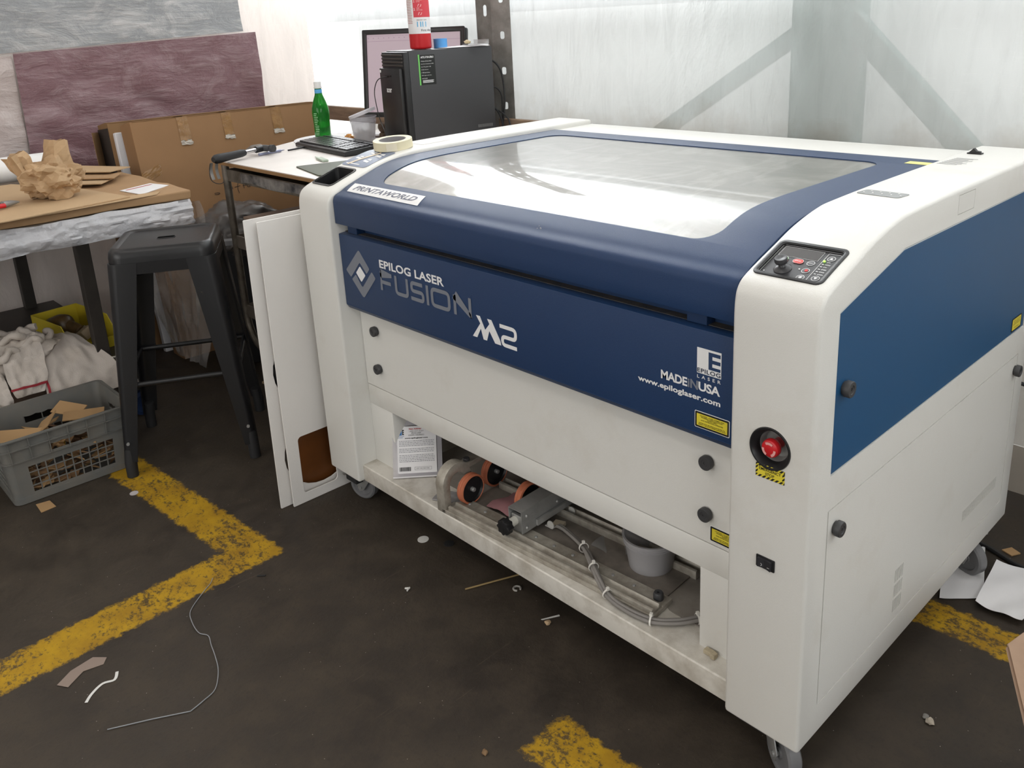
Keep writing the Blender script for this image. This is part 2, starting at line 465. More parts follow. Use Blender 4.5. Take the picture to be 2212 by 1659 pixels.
def sheet_material(name, col, transp=.22, trans=.5, streak=.5, dirt=None, dirt_z=None):
    """milky reinforced plastic sheeting: light comes through it and large shapes behind show as soft shadows"""
    g = NG(name); g.n.remove(g.b)
    wr = g.noise(2.2, 5, .6, g.mapping(scale=(1, 1, .55)), 1.0)
    fold = g.noise(9, 4, .55, g.mapping(scale=(2.0, 2.0, .5)), .6)
    stv = g.noise(6.0, 2, .5, g.mapping(scale=(3.2, 3.2, 60)))
    stm = g.ramp(stv, .66, .72)
    c = g.mix(g.math('MULTIPLY', stm, .35 * streak), tuple(col) + (1,), (.95, .95, .93))
    c = g.mix(g.ramp(fold, .42, .68, 0, .30), c, tuple(x * .74 for x in col) + (1,))
    if dirt:
        sp = g.new('ShaderNodeSeparateXYZ'); g.link(g.coord(), sp.inputs[0])
        z = g.math('ADD', sp.outputs[2], g.math('MULTIPLY', g.math('SUBTRACT', g.noise(5, 5, .6), .5), .35))
        c = g.mix(g.ramp(z, dirt_z[0], dirt_z[1], .85, 0), c, tuple(dirt) + (1,))
    h = g.math('ADD', g.math('MULTIPLY', wr, 1.0), g.math('ADD', g.math('MULTIPLY', fold, .35), g.math('MULTIPLY', stm, .012)))
    nrm = g.bump(h, .03, .55)
    dif = g.new('ShaderNodeBsdfDiffuse'); tl = g.new('ShaderNodeBsdfTranslucent'); gl = g.new('ShaderNodeBsdfGlossy'); tp = g.new('ShaderNodeBsdfTransparent')
    for n in (dif, tl): g.link(c, n.inputs['Color']); g.link(nrm, n.inputs['Normal'])
    g.link(nrm, gl.inputs['Normal']); gl.inputs['Roughness'].default_value = .32
    m1 = g.new('ShaderNodeMixShader'); m1.inputs[0].default_value = trans; g.link(dif.outputs[0], m1.inputs[1]); g.link(tl.outputs[0], m1.inputs[2])
    fr = g.new('ShaderNodeFresnel'); fr.inputs['IOR'].default_value = 1.35; g.link(nrm, fr.inputs['Normal'])
    m2 = g.new('ShaderNodeMixShader'); g.link(g.math('MULTIPLY', fr.outputs[0], .8), m2.inputs[0]); g.link(m1.outputs[0], m2.inputs[1]); g.link(gl.outputs[0], m2.inputs[2])
    m3 = g.new('ShaderNodeMixShader'); m3.inputs[0].default_value = transp; g.link(m2.outputs[0], m3.inputs[1]); g.link(tp.outputs[0], m3.inputs[2])
    g.link(m3.outputs[0], g.out.inputs['Surface'])
    return g.m

XL, YB = -2.2, 1.35
struct('floor', box(XL - .3, 6.0, -6.0, YB + .3, -.06, 0), floor_material())
M_PLAIN = mat('plain_wall_paint', (.42, .41, .39), .8)
struct('ceiling', box(XL, 6.0, -6.0, YB, 4.0, 4.06), mat('ceiling_paint', (.55, .54, .52), .8))
struct('wall_right', box(6.0, 6.06, -6.0, YB, 0, 4.0), M_PLAIN)
struct('wall_front', box(XL, 6.0, -6.06, -6.0, 0, 4.0), M_PLAIN)
S_BACK = sheet_material('milky_plastic_sheeting', (.80, .81, .80), .26, .55, 1.0, dirt=(.50, .42, .34), dirt_z=(.86, 1.04))
S_LEFT = sheet_material('pinkish_plastic_sheeting', (.80, .72, .67), .02, .11, .5)
def wall_sheet(u0, u1, z1, fn, nu, nz):
    return grid(nu, nz, lambda a, b: fn(u0 + (u1 - u0) * a, z1 * b))
from mathutils import noise as mnoise
def ripple(u, z, s): return mnoise.noise(Vector((u * 2.2, z * .9, s))) * .018 + mnoise.noise(Vector((u * 7, z * 3, s + 5))) * .006
struct('wall_back', wall_sheet(XL, 6.0, 4.0, lambda u, z: (u, YB + ripple(u, z, 1), z), 170, 70), S_BACK, sm=60)
struct('wall_left', wall_sheet(-6.0, YB, 4.0, lambda u, z: (XL - abs(ripple(u, z, 9)), u, z), 150, 60), S_LEFT, sm=60)
# timber rail the sheeting is stapled to
M_RAIL = mat('dirty_timber', (.36, .25, .17), .8, var=.5, vscale=12, dark=(.16, .11, .08), stretch=(.4, 3, 3))
struct('trim_1', box(XL, 3.2, YB - .045, YB - .02, .90, .972, bev=.003), M_RAIL)

# outside, seen only as soft shapes through the sheeting
M_GREEN = mat('green_painted_steel', (.10, .20, .18), .5)
tx = Thing('steel_column', 'green steel column with two diagonal braces behind the plastic sheeting', 'column', (.74, 1.52, 0))
tx.part('post', box(.64, .82, 1.44, 1.60, 0, 3.9), M_GREEN)
def beam(p0, p1, a, b):
    p0, p1 = Vector(p0), Vector(p1); d = p1 - p0; q = d.to_track_quat('Z', 'X').to_matrix().to_4x4()
    return box(-a / 2, a / 2, -b / 2, b / 2, 0, d.length, mtx=Matrix.Translation(p0) @ q)
tx.part('brace', beam((.80, 1.52, 1.32), (1.75, 1.52, .38), .07, .05), M_GREEN)
tx.part('brace', beam((.68, 1.52, 1.32), (-.45, 1.52, .62), .05, .05), M_GREEN)
single('outer_beam', box(XL, 6.0, 1.46, 1.54, 1.40, 1.47), mat('grey_painted_steel', (.30, .31, .32), .6), 'horizontal steel beam dimly showing through the sheeting near the top of the picture', 'beam', (1.5, 1.5, 1.40))
single('outer_sheet', grid(40, 8, lambda a, b: (XL + 8.2 * a, 1.66 + ripple(8 * a, b, 4), 1.41 * b)), sheet_material('second_plastic_layer', (.66, .66, .64), .03, .15, .2), 'second layer of milky plastic behind the lower part of the back wall', 'plastic sheet', (1.5, 1.66, 0), sm=60)
struct('trim_2', box(XL - 6, 8.0, 1.7, 9.0, -.12, -.06), mat('outdoor_ground', (.33, .32, .30), .9, var=.2))

# slotted steel upright just inside the sheeting
def slotted_post():
    t = Thing('slotted_post', 'grey perforated steel upright behind the monitor and computer', 'post', (-.62, 1.30, 0))
    fr = frame((-.745, 1.305, 0), (1, 0, 0), (0, 0, 1))
    holes = [rrect(.045, .068, z, z + .045, .009, 3) for z in [0.25 + .142 * k for k in range(12)]]
    t.part('flange', plate([[(0, 0), (.095, 0), (.095, 2.2), (0, 2.2)]] + holes, .003, fr), M_STEELW)
    fr2 = frame((-.650, 1.305, 0), (0.93, .36, 0), (0, 0, 1))
    holes = [rrect(.035, .055, z, z + .03, .007, 3) for z in [0.30 + .142 * k for k in range(12)]]
    t.part('flange', plate([[(0, 0), (.085, 0), (.085, 2.2), (0, 2.2)]] + holes, .003, fr2), M_STEELW)
M_STEELW = mat('weathered_galvanised_steel', (.30, .29, .27), .55, .4, var=.4, vscale=10, dark=(.16, .15, .135))
slotted_post()


# tarpaulins hung on the left wall
def tarp_material(name, col, dust, f=.35):
    g = NG(name)
    a = g.noise(5, 8, .68, g.mapping(scale=(1, 1, 1.8)), .8); bnoise = g.noise(16, 5, .65, g.mapping(scale=(1, .5, 4)))
    k = g.math('ADD', g.math('MULTIPLY', a, .6), g.math('MULTIPLY', bnoise, .4))
    g.link(g.mix(g.ramp(k, .47, .66, 0, f), tuple(col) + (1,), tuple(dust) + (1,)), g.b.inputs['Base Color'])
    g.b.inputs['Roughness'].default_value = .38
    g.link(g.bump(g.math('ADD', a, g.math('MULTIPLY', bnoise, .25)), .035, .5), g.b.inputs['Normal'])
    return g.m
def tarp(name, loops, m, x, label, cat, s):
    ys = [p[0] for p in loops]; zs = [p[1] for p in loops]
    a, b, c, d = min(ys), max(ys), min(zs), max(zs)
    # bilinear patch between the four corners, finely divided and creased
    P = [Vector(p) for p in loops]
    bm = grid(70, 50, lambda u, v: (x + mnoise.noise(Vector((u * 9, v * 6, s))) * .010 + abs(mnoise.noise(Vector((u * 3 + v * 2, v * 1.5 - u, s + 3)))) * .022,
                                    *((P[0] * (1 - u) + P[1] * u) * (1 - v) + (P[3] * (1 - u) + P[2] * u) * v)))
    return single(name, bm, m, label, cat, (x, (a + b) / 2, c), sm=40)
tarp('tarpaulin', [(-.10, .84), (1.03, .60), (1.03, 1.366), (-.085, 1.318)], tarp_material('maroon_tarpaulin', (.20, .105, .118), (.55, .45, .46)), XL + .02, 'dusty maroon tarpaulin hanging on the left wall above the cardboard boxes', 'tarpaulin', 2)
tarp('tarpaulin', [(-1.4, 1.262), (.97, 1.372), (.93, 2.1), (-1.4, 2.1)], tarp_material('grey_tarpaulin', (.30, .31, .32), (.62, .60, .59), .75), XL + .013, 'silvery grey tarpaulin hanging on the left wall above the maroon one', 'tarpaulin', 5)
tarp('tarpaulin', [(-1.4, .70), (-.10, .86), (-.09, 1.31), (-1.4, 1.25)], tarp_material('pink_grey_tarpaulin', (.50, .42, .40), (.68, .62, .60), .6), XL + .007, 'pale pinkish sheet on the left wall at the left edge of the picture', 'tarpaulin', 8)

# unseen slab added outside the left sheeting to keep its low part dim
struct('light_blocker', box(-2.62, -2.50, -6.0, 1.0, 0, 1.5), mat('blocker_brown', (.20, .15, .12), .9, var=.3))
# ------------------------------------------------------------------ laser engraving machine
W, D, ZB = 1.537, 1.02, .115
COVER = [(.002, .87), (.0022, .90), (.004, .921), (.009, .938), (.023, .953), (.055, .967), (.117, .989), (.175, 1.009), (.25, 1.0255), (.32, 1.0305), (.55, 1.0345), (1.0, 1.0365)]
def dense(pts, n):
    return [(p[0], p[1]) for p in [Vector((a[0], a[1])) for a in [tuple(v)[:2] for v in smooth_path([(q[0], q[1], 0) for q in pts], n)]]]
CV = dense(COVER, 5)
LIDP = [(.018, .93), (.0195, .938), (.026, .948), (.045, .956), (.066, .967), (.117, .986), (.175, 1.006), (.228, 1.0165), (.30, 1.0210), (.40, 1.0225), (.60, 1.0235), (.842, 1.024)]
LV = dense(LIDP, 5)
def cover_z(y):
    for (a, b), (c, d) in zip(CV, CV[1:]):
        if a <= y <= c and c > a: return b + (d - b) * (y - a) / (c - a)
    return CV[-1][1]
def lid_z(y):
    for (a, b), (c, d) in zip(LV, LV[1:]):
        if a <= y <= c and c > a: return b + (d - b) * (y - a) / (c - a)
    return LV[-1][1]
def surf(bm, fz, lift):
    """drape a flat decal given in x, y onto the cover profile"""
    for v in bm.verts:
        y = v.co.y; e = .004; s = (fz(y + e) - fz(y - e)) / (2 * e); l = math.hypot(1, s)
        v.co = Vector((v.co.x, y - s / l * (lift + v.co.z), fz(y) + (lift + v.co.z) / l))
    return bm
def subdiv_y(bm, y0, y1, n):
    for k in range(1, n):
        y = y0 + (y1 - y0) * k / n
        g = bm.verts[:] + bm.edges[:] + bm.faces[:]
        bmesh.ops.bisect_plane(bm, geom=g, plane_co=(0, y, 0), plane_no=(0, 1, 0))
    return bm
FF = frame((0, .025, 0), (1, 0, 0), (0, 0, 1))      # blue front panel plane: x, z
FP = frame((0, .002, 0), (1, 0, 0), (0, 0, 1))      # pillar front
FW = frame((0, .064, 0), (1, 0, 0), (0, 0, 1))      # white front panel plane
FS = frame((W, 0, 0), (0, 1, 0), (0, 0, 1))         # right side: y, z

def knob_bm(o, d, r=.014, h=.014):
    o, d = Vector(o), Vector(d); q = d.to_track_quat('Z', 'Y').to_matrix().to_4x4()
    return lathe([(0, 0), (r * .8, 0), (r * .8, h * .25), (r, h * .3), (r, h * .9), (r * .92, h), (r * .55, h), (r * .5, h * .9), (r * .22, h * .9), (r * .2, h * .8), (0, h * .8)], 24, Matrix.Translation(o) @ q)

def build_machine():
    T = Thing('laser_engraver', 'large white and blue laser engraving machine with glass-topped lid standing on casters', 'laser engraver', (W / 2, D / 2, ZB))
    prof = [(.002, ZB)] + CV[1:] + [(D, 1.0365), (D, ZB)]
    # left side body
    L = prism(prof, 'x', 0, .153, bev=.007, seg=3)
    cut = prism(rrect(.012, .108, .046, .128, .012), 'z', .90, 1.1)
    L = bool_diff(L, cut)
    lb = T.part('side_body', L, M_WHITE, sm=35)
    tray = plate([rrect(.0115, .1085, .0455, .1285, .012), rrect(.0135, .1065, .0475, .1265, .011)], .058, Matrix.Translation((0, 0, .905)))
    add(tray, box(.0115, .1085, .0455, .1285, .903, .908))
    for v in tray.verts:
        if v.co.z > .95: v.co.z = cover_z(v.co.y) - .0008
    tp = T.part('parts_tray', tray, M_BLACK, lb, sm=35)
    rim = plate([rrect(.009, .111, .042, .132, .014), rrect(.0135, .1065, .0475, .1265, .011)], .002)
    T.part('tray_rim', surf(subdiv_y(rim, .03, .14, 10), cover_z, .0), M_BLACK, lb, sm=35)
    # decal sheet behind the tray
    st = plate([rrect(.006, .128, .143, .250, .012)], .0006)
    s1 = T.part('instruction_sticker', surf(subdiv_y(st, .13, .26, 12), cover_z, .0006), mat('blue_grey_sticker', (.17, .21, .30), .4), lb)
    bm = bmesh.new()
    add(bm, plate([rrect(.020, .085, .151, .155, .001)], .0004))
    for cx, cy, s in ((.035, .19, .013), (.090, .178, .014), (.098, .215, .016), (.052, .226, .012)):
        add(bm, plate([[(cx - s, cy - s * .5), (cx + s, cy - s * .8), (cx + s * .8, cy - s * .2), (cx - s, cy + s * .1)]], .0004))
        add(bm, plate([[(cx - s * .4, cy + s * .2), (cx + s * .9, cy + s * .1), (cx + s * .5, cy + s * .8), (cx - s * .4, cy + s * .6)]], .0004))
    T.part('pictogram', surf(subdiv_y(bm, .13, .26, 6), cover_z, .0013), M_DECW, lb)
    # right side body with recesses
    Rb = prism(prof, 'x', 1.386, W, bev=.007, seg=3)
    Rb = bool_diff(Rb, prism(rrect(1.399, 1.513, .040, .1275, .009), 'z', .945, 1.1))
    Rb = bool_diff(Rb, cyl((1.462, -.05, .683), (1.462, .040, .683), .0265, 40))
    Rb = bool_diff(Rb, cyl((1.462, -.05, .683), (1.462, .018, .683), .036, 40))
    side_poly = [(.064, .634), (.064, .915), (.280, .9695), (.975, .9715), (.975, .634)]
    Rb = bool_diff(Rb, prism(side_poly, 'x', W - .0055, W + .01))
    groove = plate([[(.0625, .1805), (.0625, .571), (.962, .571), (.962, .1805)], [(.0655, .1835), (.0655, .568), (.959, .568), (.959, .1835)]], .008, frame((W - .004, 0, 0), (0, 1, 0), (0, 0, 1)))
    Rb = bool_diff(Rb, groove)
    slots = bmesh.new()
    for row in range(3):
        for k in range(7):
            y = .3585 + k * .0057; z = .203 + row * .0345
            bm_box(slots, W - .012, W + .01, y, y + .0027, z, z + .029)
    for k in range(34):
        y = .705 + k * .0061
        bm_box(slots, W - .012, W + .01, y, y + .0027, .2425, .2705)
    Rb = bool_diff(Rb, slots)
    hatch = plate([[(.50, .985), (.50, 1.022), (.578, 1.022), (.578, .985)], [(.501, .986), (.501, 1.021), (.577, 1.021), (.577, .986)]], .004, frame((W - .002, 0, 0), (0, 1, 0), (0, 0, 1)))
    Rb = bool_diff(Rb, hatch)
    rb = T.part('side_body', Rb, M_WHITE, sm=35)
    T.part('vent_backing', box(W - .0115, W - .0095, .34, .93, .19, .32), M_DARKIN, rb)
    # blue inset side panel
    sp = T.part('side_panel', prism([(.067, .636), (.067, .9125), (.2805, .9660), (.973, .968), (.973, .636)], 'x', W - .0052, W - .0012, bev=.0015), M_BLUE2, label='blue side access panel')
    T.part('panel_seal', prism([(.066, .9142), (.2802, .9684), (.973, .9705), (.973, .9685), (.2803, .9664), (.066, .9122)], 'x', W - .005, W - .0008), mat('pale_edge_seal', (.55, .60, .62), .4), sp)
    T.part('latch', knob_bm((W - .001, .094, .780), (1, 0, 0)), M_GREYD, sp, sm=40)
    lab = T.part('warning_label', plate([rrect(.892, .953, .641, .673, .003), rrect(.895, .950, .644, .670, .002)], .0006, FS @ Matrix.Translation((0, 0, -.0011))), M_PRINT, sp)
    T.part('label_field', plate([rrect(.895, .950, .644, .670, .002)], .0005, FS @ Matrix.Translation((0, 0, -.0011))), M_YEL, sp)
    T.part('label_text', text('CAUTION - CLASS 4 VISIBLE\nAND INVISIBLE LASER\nRADIATION WHEN OPEN\n \nAVOID EXPOSURE', FS, .899, .946, .647, .667, align='CENTER', lift=-.0004), mat('olive_print', (.12, .10, .02), .5), sp)
    T.part('latch', knob_bm((W, .090, .529), (1, 0, 0)), M_GREYD, rb, sm=40)
    T.part('latch', knob_bm((W, .947, .533), (1, 0, 0)), M_GREYD, rb, sm=40)
    # ---- blue front door
    x0, x1 = .1545, 1.3845
    dp = [(.025, .650), (.025, .8455), (.045, .8475), (.060, .8475), (.060, .634), (.043, .634), (.033, .638)]
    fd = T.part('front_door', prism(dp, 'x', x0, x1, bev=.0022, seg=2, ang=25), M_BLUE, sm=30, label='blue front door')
    T.part('door_crease', box(x0 + .002, x1 - .002, .0246, .0254, .6502, .6512), mat('blue_crease', (.02, .05, .13), .5), fd)
    up_ = [(.1745, .7501), (.242, .8126), (.248, .812), (.2876, .7702), (.2722, .755), (.2449, .7812), (.1956, .7331)]
    lo_ = [(.199, .7286), (.2202, .7445), (.2428, .7162), (.249, .716), (.297, .7652), (.3125, .7497), (.251, .6878), (.244, .6878)]
    bm = plate([rpoly(up_, .004, True)], .0006, FF); add(bm, plate([rpoly(lo_, .004, True)], .0006, FF))
    lg = T.part('diamond_logo', bm, M_DECG, fd)
    T.part('diamond_centre', plate([rpoly([(.243, .7707), (.2654, .7494), (.2439, .7284), (.2224, .7501)], .003, True)], .0006, FF), M_DECW, lg)
    T.part('lettering', text('EPILOG LASER', FF, .336, .597, .7835, .805, off=.028, space=1.02), M_DECW, fd, label='white EPILOG LASER lettering')
    # FUSION in strokes
    bm = bmesh.new(); sw = .0095; h0, h1 = .725 + sw / 2, .7745 - sw / 2; hm = (h0 + h1) / 2
    def st_(pts, r=.010, closed=False): ribbon(rpoly(pts, r, closed), sw, closed, .0008, FF, bm)
    st_([(.338, h0 - sw / 2), (.338, h1), (.386, h1)], .0); ribbon([(.342, hm - .002), (.380, hm - .002)], sw, z=.0009, mtx=FF, bm=bm)
    st_([(.402, h1 + sw / 2), (.402, h0), (.449, h0), (.449, h1 + sw / 2)])
    st_([(.512, h1), (.468, h1), (.468, hm), (.512, hm), (.512, h0), (.463, h0)], .008)
    st_([(.530, h0 - sw / 2), (.530, h1 + sw / 2)])
    st_([(.548, h0), (.612, h0), (.612, h1), (.548, h1)], .012, True)
    st_([(.633, h0 - sw / 2), (.633, h1 + sw / 2 - .002), (.687, h0 + .002), (.687, h1 + sw / 2)], .0)
    T.part('lettering', bm, M_DECG, fd, label='grey FUSION lettering')
    bm = plate([[(.6903, .6865), (.7193, .7225), (.7062, .7395), (.7190, .7395), (.7348, .7105), (.7506, .7279), (.7438, .7385), (.7575, .7385), (.7837, .6965), (.7863, .6865), (.7664, .6865), (.7490, .7114), (.7391, .6865), (.7275, .6865), (.7201, .7106), (.7056, .6865)]], .0006, FF)
    add(bm, ribbon(rpoly([(.785, .7325), (.835, .7325), (.835, .7095), (.792, .7095), (.792, .6905), (.8375, .6905)], .010), .0088, mtx=FF, z=.001))
    T.part('lettering', bm, M_DECW, fd, label='white M2 lettering')
    # maker's mark at the right
    eb = plate([[(1.302, .7655), (1.302, .8125), (1.3515, .8125), (1.3515, .7655)], [(1.3255, .8085), (1.3500, .8085), (1.3500, .8015), (1.3335, .8015), (1.3335, .7955), (1.3500, .7955), (1.3500, .7885), (1.3335, .7885), (1.3335, .7825), (1.3500, .7825), (1.3500, .7765), (1.3255, .7765)]], .0006, FF)
    em = T.part('maker_mark', eb, M_DECW, fd)
    T.part('lettering', text('EPILOG', FF, 1.303, 1.3505, .7672, .7752, off=.02, lift=.0009, space=1.1), mat('navy_print', (.01, .02, .05), .5), em)
    T.part('lettering', text('LASER', FF, 1.3025, 1.3510, .7560, .7622, off=.015, space=1.9), M_DECW, em)
    T.part('lettering', text('MADE', FF, 1.2235, 1.2815, .7325, .7495, off=.03, space=.95), M_DECW, fd)
    T.part('lettering', text('iN', FF, 1.2825, 1.3045, .7325, .7495, off=.03), M_DECG, fd)
    T.part('lettering', text('USA', FF, 1.3055, 1.3500, .7325, .7495, off=.03, space=.95), M_DECW, fd)
    T.part('lettering', text('www.epiloglaser.com', FF, 1.1700, 1.3510, .7105, .7245, off=.030, space=1.02), M_DECW, fd)
    def caution(fr, a, b, c, d, par, m2='CAUTION - CLASS 4 VISIBLE AND\nINVISIBLE LASER RADIATION\nWHEN OPEN\nAND INTERLOCKS DEFEATED\n \nAVOID EYE OR SKIN EXPOSURE TO\nDIRECT OR SCATTERED RADIATION'):
        q = T.part('warning_label', plate([rrect(a, b, c, d, .0025)], .0004, fr), M_DECW, par)
        T.part('label_border', plate([rrect(a + .0012, b - .0012, c + .0012, d - .0012, .002), rrect(a + .0045, b - .0045, c + .0045, d - .0045, .001)], .0007, fr), M_PRINT, par)
        T.part('label_field', plate([rrect(a + .0045, b - .0045, c + .0045, d - .0045, .001)], .0006, fr), M_YEL, par)
        T.part('label_text', text(m2, fr, a + .0085, b - .008, c + .0065, d - .0065, off=.012, lift=.0010, align='CENTER'), M_PRINT, par)
    caution(FF, 1.298, 1.3705, .6615, .6935, fd)
    # ---- white lower front panel, rail, legs of the frame, tray
    wp = T.part('lower_front_panel', box(.1545, 1.3845, .064, .069, .4065, .66, bev=.001), M_WHITE)
    for (kx, kz) in ((.227, .578), (.226, .468), (1.3015, .577), (1.3005, .469)):
        T.part('latch', knob_bm((kx, .064, kz), (0, -1, 0)), M_GREYD, wp, sm=40)
    caution(FW, 1.307, 1.3805, .4135, .4460, wp)
    T.part('frame_rail', box(.1525, 1.387, .0645, .125, .3440, .4045, bev=.004), M_WHITE, sm=40)
    T.part('frame_leg', box(.1525, .2605, .066, .128, .160, .35, bev=.003), M_WHITE, sm=40)
    T.part('frame_leg', box(1.2835, 1.387, .066, .128, .160, .35, bev=.003), M_WHITE, sm=40)
    # front lip of the tray with a folded edge, and the floor of the compartment
    T.part('storage_tray', prism([(.020, .1165), (.020, .163), (.0225, .1655), (.90, .1655), (.90, .158), (.028, .158), (.028, .1165)], 'x', .1528, 1.3862, bev=.0012), M_CREAM, sm=40)
    bt = bmesh.new(); bm_box(bt, .15, 1.39, .55, .56, .16, .405); bm_box(bt, .15, 1.39, .125, .56, .4, .41)
    T.part('compartment_lining', bt, M_CREAM)
    T.part('tray_mat', box(.27, 1.27, .115, .545, .1656, .1662), M_TRAYF)
    T.part('welded_plate', prism(rpoly([(1.168, .105), (1.168, .215), (1.20, .26), (1.37, .30), (1.37, .105)], .02, True), 'z', .1662, .1685), M_TRAYF)
    # chassis between the sides
    T.part('chassis', box(.152, 1.388, .072, .92, .41, .78), M_CREAM)
    T.part('rear_panel', box(.152, 1.388, .98, 1.0, .17, 1.0), M_WHITE)
    T.part('rear_cover', box(.153, 1.386, .846, D, .985, 1.0225, bev=.003), M_WHITE, sm=40)
    # front opening channel (below the lid)
    ch = bmesh.new(); bm_box(ch, .154, 1.385, .066, .072, .66, .95)
    T.part('channel_back', ch, M_BLUE)
    dust = T.part('channel_ledge', box(.1545, 1.3845, .046, .066, .8475, .8485), mat('dust_in_channel', (.10, .085, .07), .9, var=.5, vscale=30, dark=(.03, .04, .06)))
    for hx in (.178, 1.268):
        T.part('lid_post', box(hx, hx + .042, .040, .066, .848, .885, bev=.0015), M_BLUE, label='blue post joining lid and door')
    # inner left cheek of the channel in white, tapered as on the machine
    # ---- lid
    t = .014
    inner = [(min(y + t, .842), z - t) for y, z in LV if y < .80]
    lp = [(.018, .874)] + [(.018, .90)] + LV + [(.842, 1.010)] + inner[::-1] + [(.032, .874)]
    lid = prism(lp, 'x', .1560, 1.3835, bev=.002, seg=2, ang=60)
    GO = rrect(.249, 1.276, .098, .757, .045, 8)
    lid = bool_diff(lid, prism(GO, 'z', .90, 1.1))
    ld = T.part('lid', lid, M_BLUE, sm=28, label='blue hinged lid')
    gi = rrect(.2495, 1.2755, .0985, .7565, .045, 8)
    LVd = dense(LIDP, 12)
    gp = [(y, z - .0022) for y, z in LVd if .07 < y < .80]; gl = gp + [(y, z - .004) for y, z in gp[::-1]]
    glass = bool_diff(prism(gl, 'x', .20, 1.33), prism(gi, 'z', .90, 1.1), 'INTERSECT')
    g = NG('dusty_lid_glass'); n = g.n; n.remove(g.b)
    nz = g.noise(3.5, 7, .66, g.mapping(scale=(1, 2.6, 1), rot=(0, 0, R(18))), 1.2)
    arcs = g.noise(9, 3, .5, g.mapping(scale=(1, .35, 1), rot=(0, 0, R(-30))), 2.2)
    dust_f = g.math('ADD', g.ramp(nz, .35, .75, .26, .44), g.ramp(arcs, .52, .7, 0, .12))
    nm = g.bump(g.noise(4, 3, .5), .0008, .5)
    tr = g.new('ShaderNodeBsdfTransparent'); tr.inputs['Color'].default_value = (.86, .88, .84, 1)
    gs = g.new('ShaderNodeBsdfGlossy'); gs.inputs['Roughness'].default_value = .045; g.link(nm, gs.inputs['Normal'])
    gr = g.new('ShaderNodeBsdfGlossy'); gr.inputs['Roughness'].default_value = .28
    df = g.new('ShaderNodeBsdfDiffuse'); df.inputs['Color'].default_value = (.72, .69, .62, 1)
    fr = g.new('ShaderNodeFresnel'); fr.inputs['IOR'].default_value = 1.52
    f2 = g.math('MULTIPLY_ADD', fr.outputs[0], 1.35, .04, clamp=True)
    mg = g.new('ShaderNodeMixShader'); mg.inputs[0].default_value = .35; g.link(gs.outputs[0], mg.inputs[1]); g.link(gr.outputs[0], mg.inputs[2])
    m1 = g.new('ShaderNodeMixShader'); g.link(dust_f, m1.inputs[0]); g.link(tr.outputs[0], m1.inputs[1]); g.link(df.outputs[0], m1.inputs[2])
    m2 = g.new('ShaderNodeMixShader'); g.link(f2, m2.inputs[0]); g.link(m1.outputs[0], m2.inputs[1]); g.link(mg.outputs[0], m2.inputs[2])
    g.link(m2.outputs[0], g.out.inputs['Surface'])
    T.part('lid_glass', glass, g.m, ld, sm=30)
    # interior seen through the glass
    T.part('work_bed', box(.20, 1.34, .10, .80, .868, .874), mat('honeycomb_bed', (.62, .61, .57), .5, .2, var=.25, vscale=40))
    T.part('gantry_rail', box(.22, 1.32, .40, .45, .90, .935, bev=.003), mat('grey_gantry', (.22, .22, .21), .5))
    # decals on lid
    sk = plate([[(.183, .0475), (.176, .0785), (.481, .0785), (.4905, .0455)]], .0005)
    s = T.part('name_sticker', surf(subdiv_y(sk, .04, .085, 6), lid_z, .0004), M_DECW, ld, label='white PRINTAWORLD sticker')
    tx_ = text('PRINTAWORLD', Matrix(), .198, .465, .0545, .0715, off=.03, shear=.28, lift=0)
    T.part('lettering', surf(tx_, lid_z, .0012), mat('slate_print', (.14, .15, .20), .5), s)
    T.part('caution_sticker', plate([[(1.317, .768), (1.3765, .768), (1.3765, .800), (1.317, .800)]], .0005, Matrix.Translation((0, 0, 1.0241))), mat('pale_yellow_sticker', (.74, .70, .25), .5), ld)
    bm = bmesh.new()
    for k in range(9): bm_box(bm, .895 + random.uniform(-.008, .012), .897 + random.uniform(-.006, .014), .0, .001, 0, .001)
    # small chips in the paint above the front edge
    ch = bmesh.new()
    for k in range(6):
        cx, cy = .896 + random.uniform(-.006, .008), .052 + random.uniform(-.004, .004)
        add(ch, plate([circle(cx, cy, random.uniform(.0006, .0016), 7)], .0003))
    T.part('paint_chip', surf(ch, lid_z, .0004), mat('chipped_primer', (.25, .26, .28), .7), ld)
    bm.free()
    # ---- control panel
    slope = math.atan2(cover_z(.125) - cover_z(.042), .083)
    o = Vector((1.399, .040, cover_z(.040)))
    CF = frame(o, (1, 0, 0), (0, cos(slope), sin(slope)))
    H = .0875 / cos(slope); CFd = CF @ Matrix.Translation((0, 0, -.0035))
    cp = T.part('control_panel', plate([rrect(.0005, .1135, .0005, H - .0005, .0088)], .002, CFd @ Matrix.Translation((0, 0, -.002))), mat('keypad_charcoal', (.035, .035, .038), .38), rb, label='black keypad with joystick')
    T.part('panel_bezel', plate([rrect(-.004, .118, -.004, H + .004, .012), rrect(.0025, .1115, .0025, H - .0025, .007)], .0028, CF @ Matrix.Translation((0, 0, -.0010)), bev=.0008), M_BLACK, rb, sm=40)
    T.part('panel_bezel', plate([rrect(-.0005, .1145, -.0005, H + .0005, .0095), rrect(.0035, .1105, .0035, H - .0035, .007)], .0045, CFd), M_BLACK, rb)
    CK = CFd @ Matrix.Translation((0, 0, .0002))
    def KP(x, y):  # panel-plane point from world x, y
        return (x - 1.399, (y - .040) / cos(slope))
    a = KP(1.410, .096); b = KP(1.477, .1185)
    T.part('display', plate([rrect(a[0], b[0], a[1], b[1], .001)], .0006, CK), mat('dark_display', (.022, .014, .010), .12), rb)
    lines = bmesh.new()
    q0 = KP(1.4035, .0435); q1 = KP(1.509, .1235)
    ribbon(rrect(q0[0], q1[0], q0[1], q1[1], .003, 3), .0006, True, .0004, CK, lines)
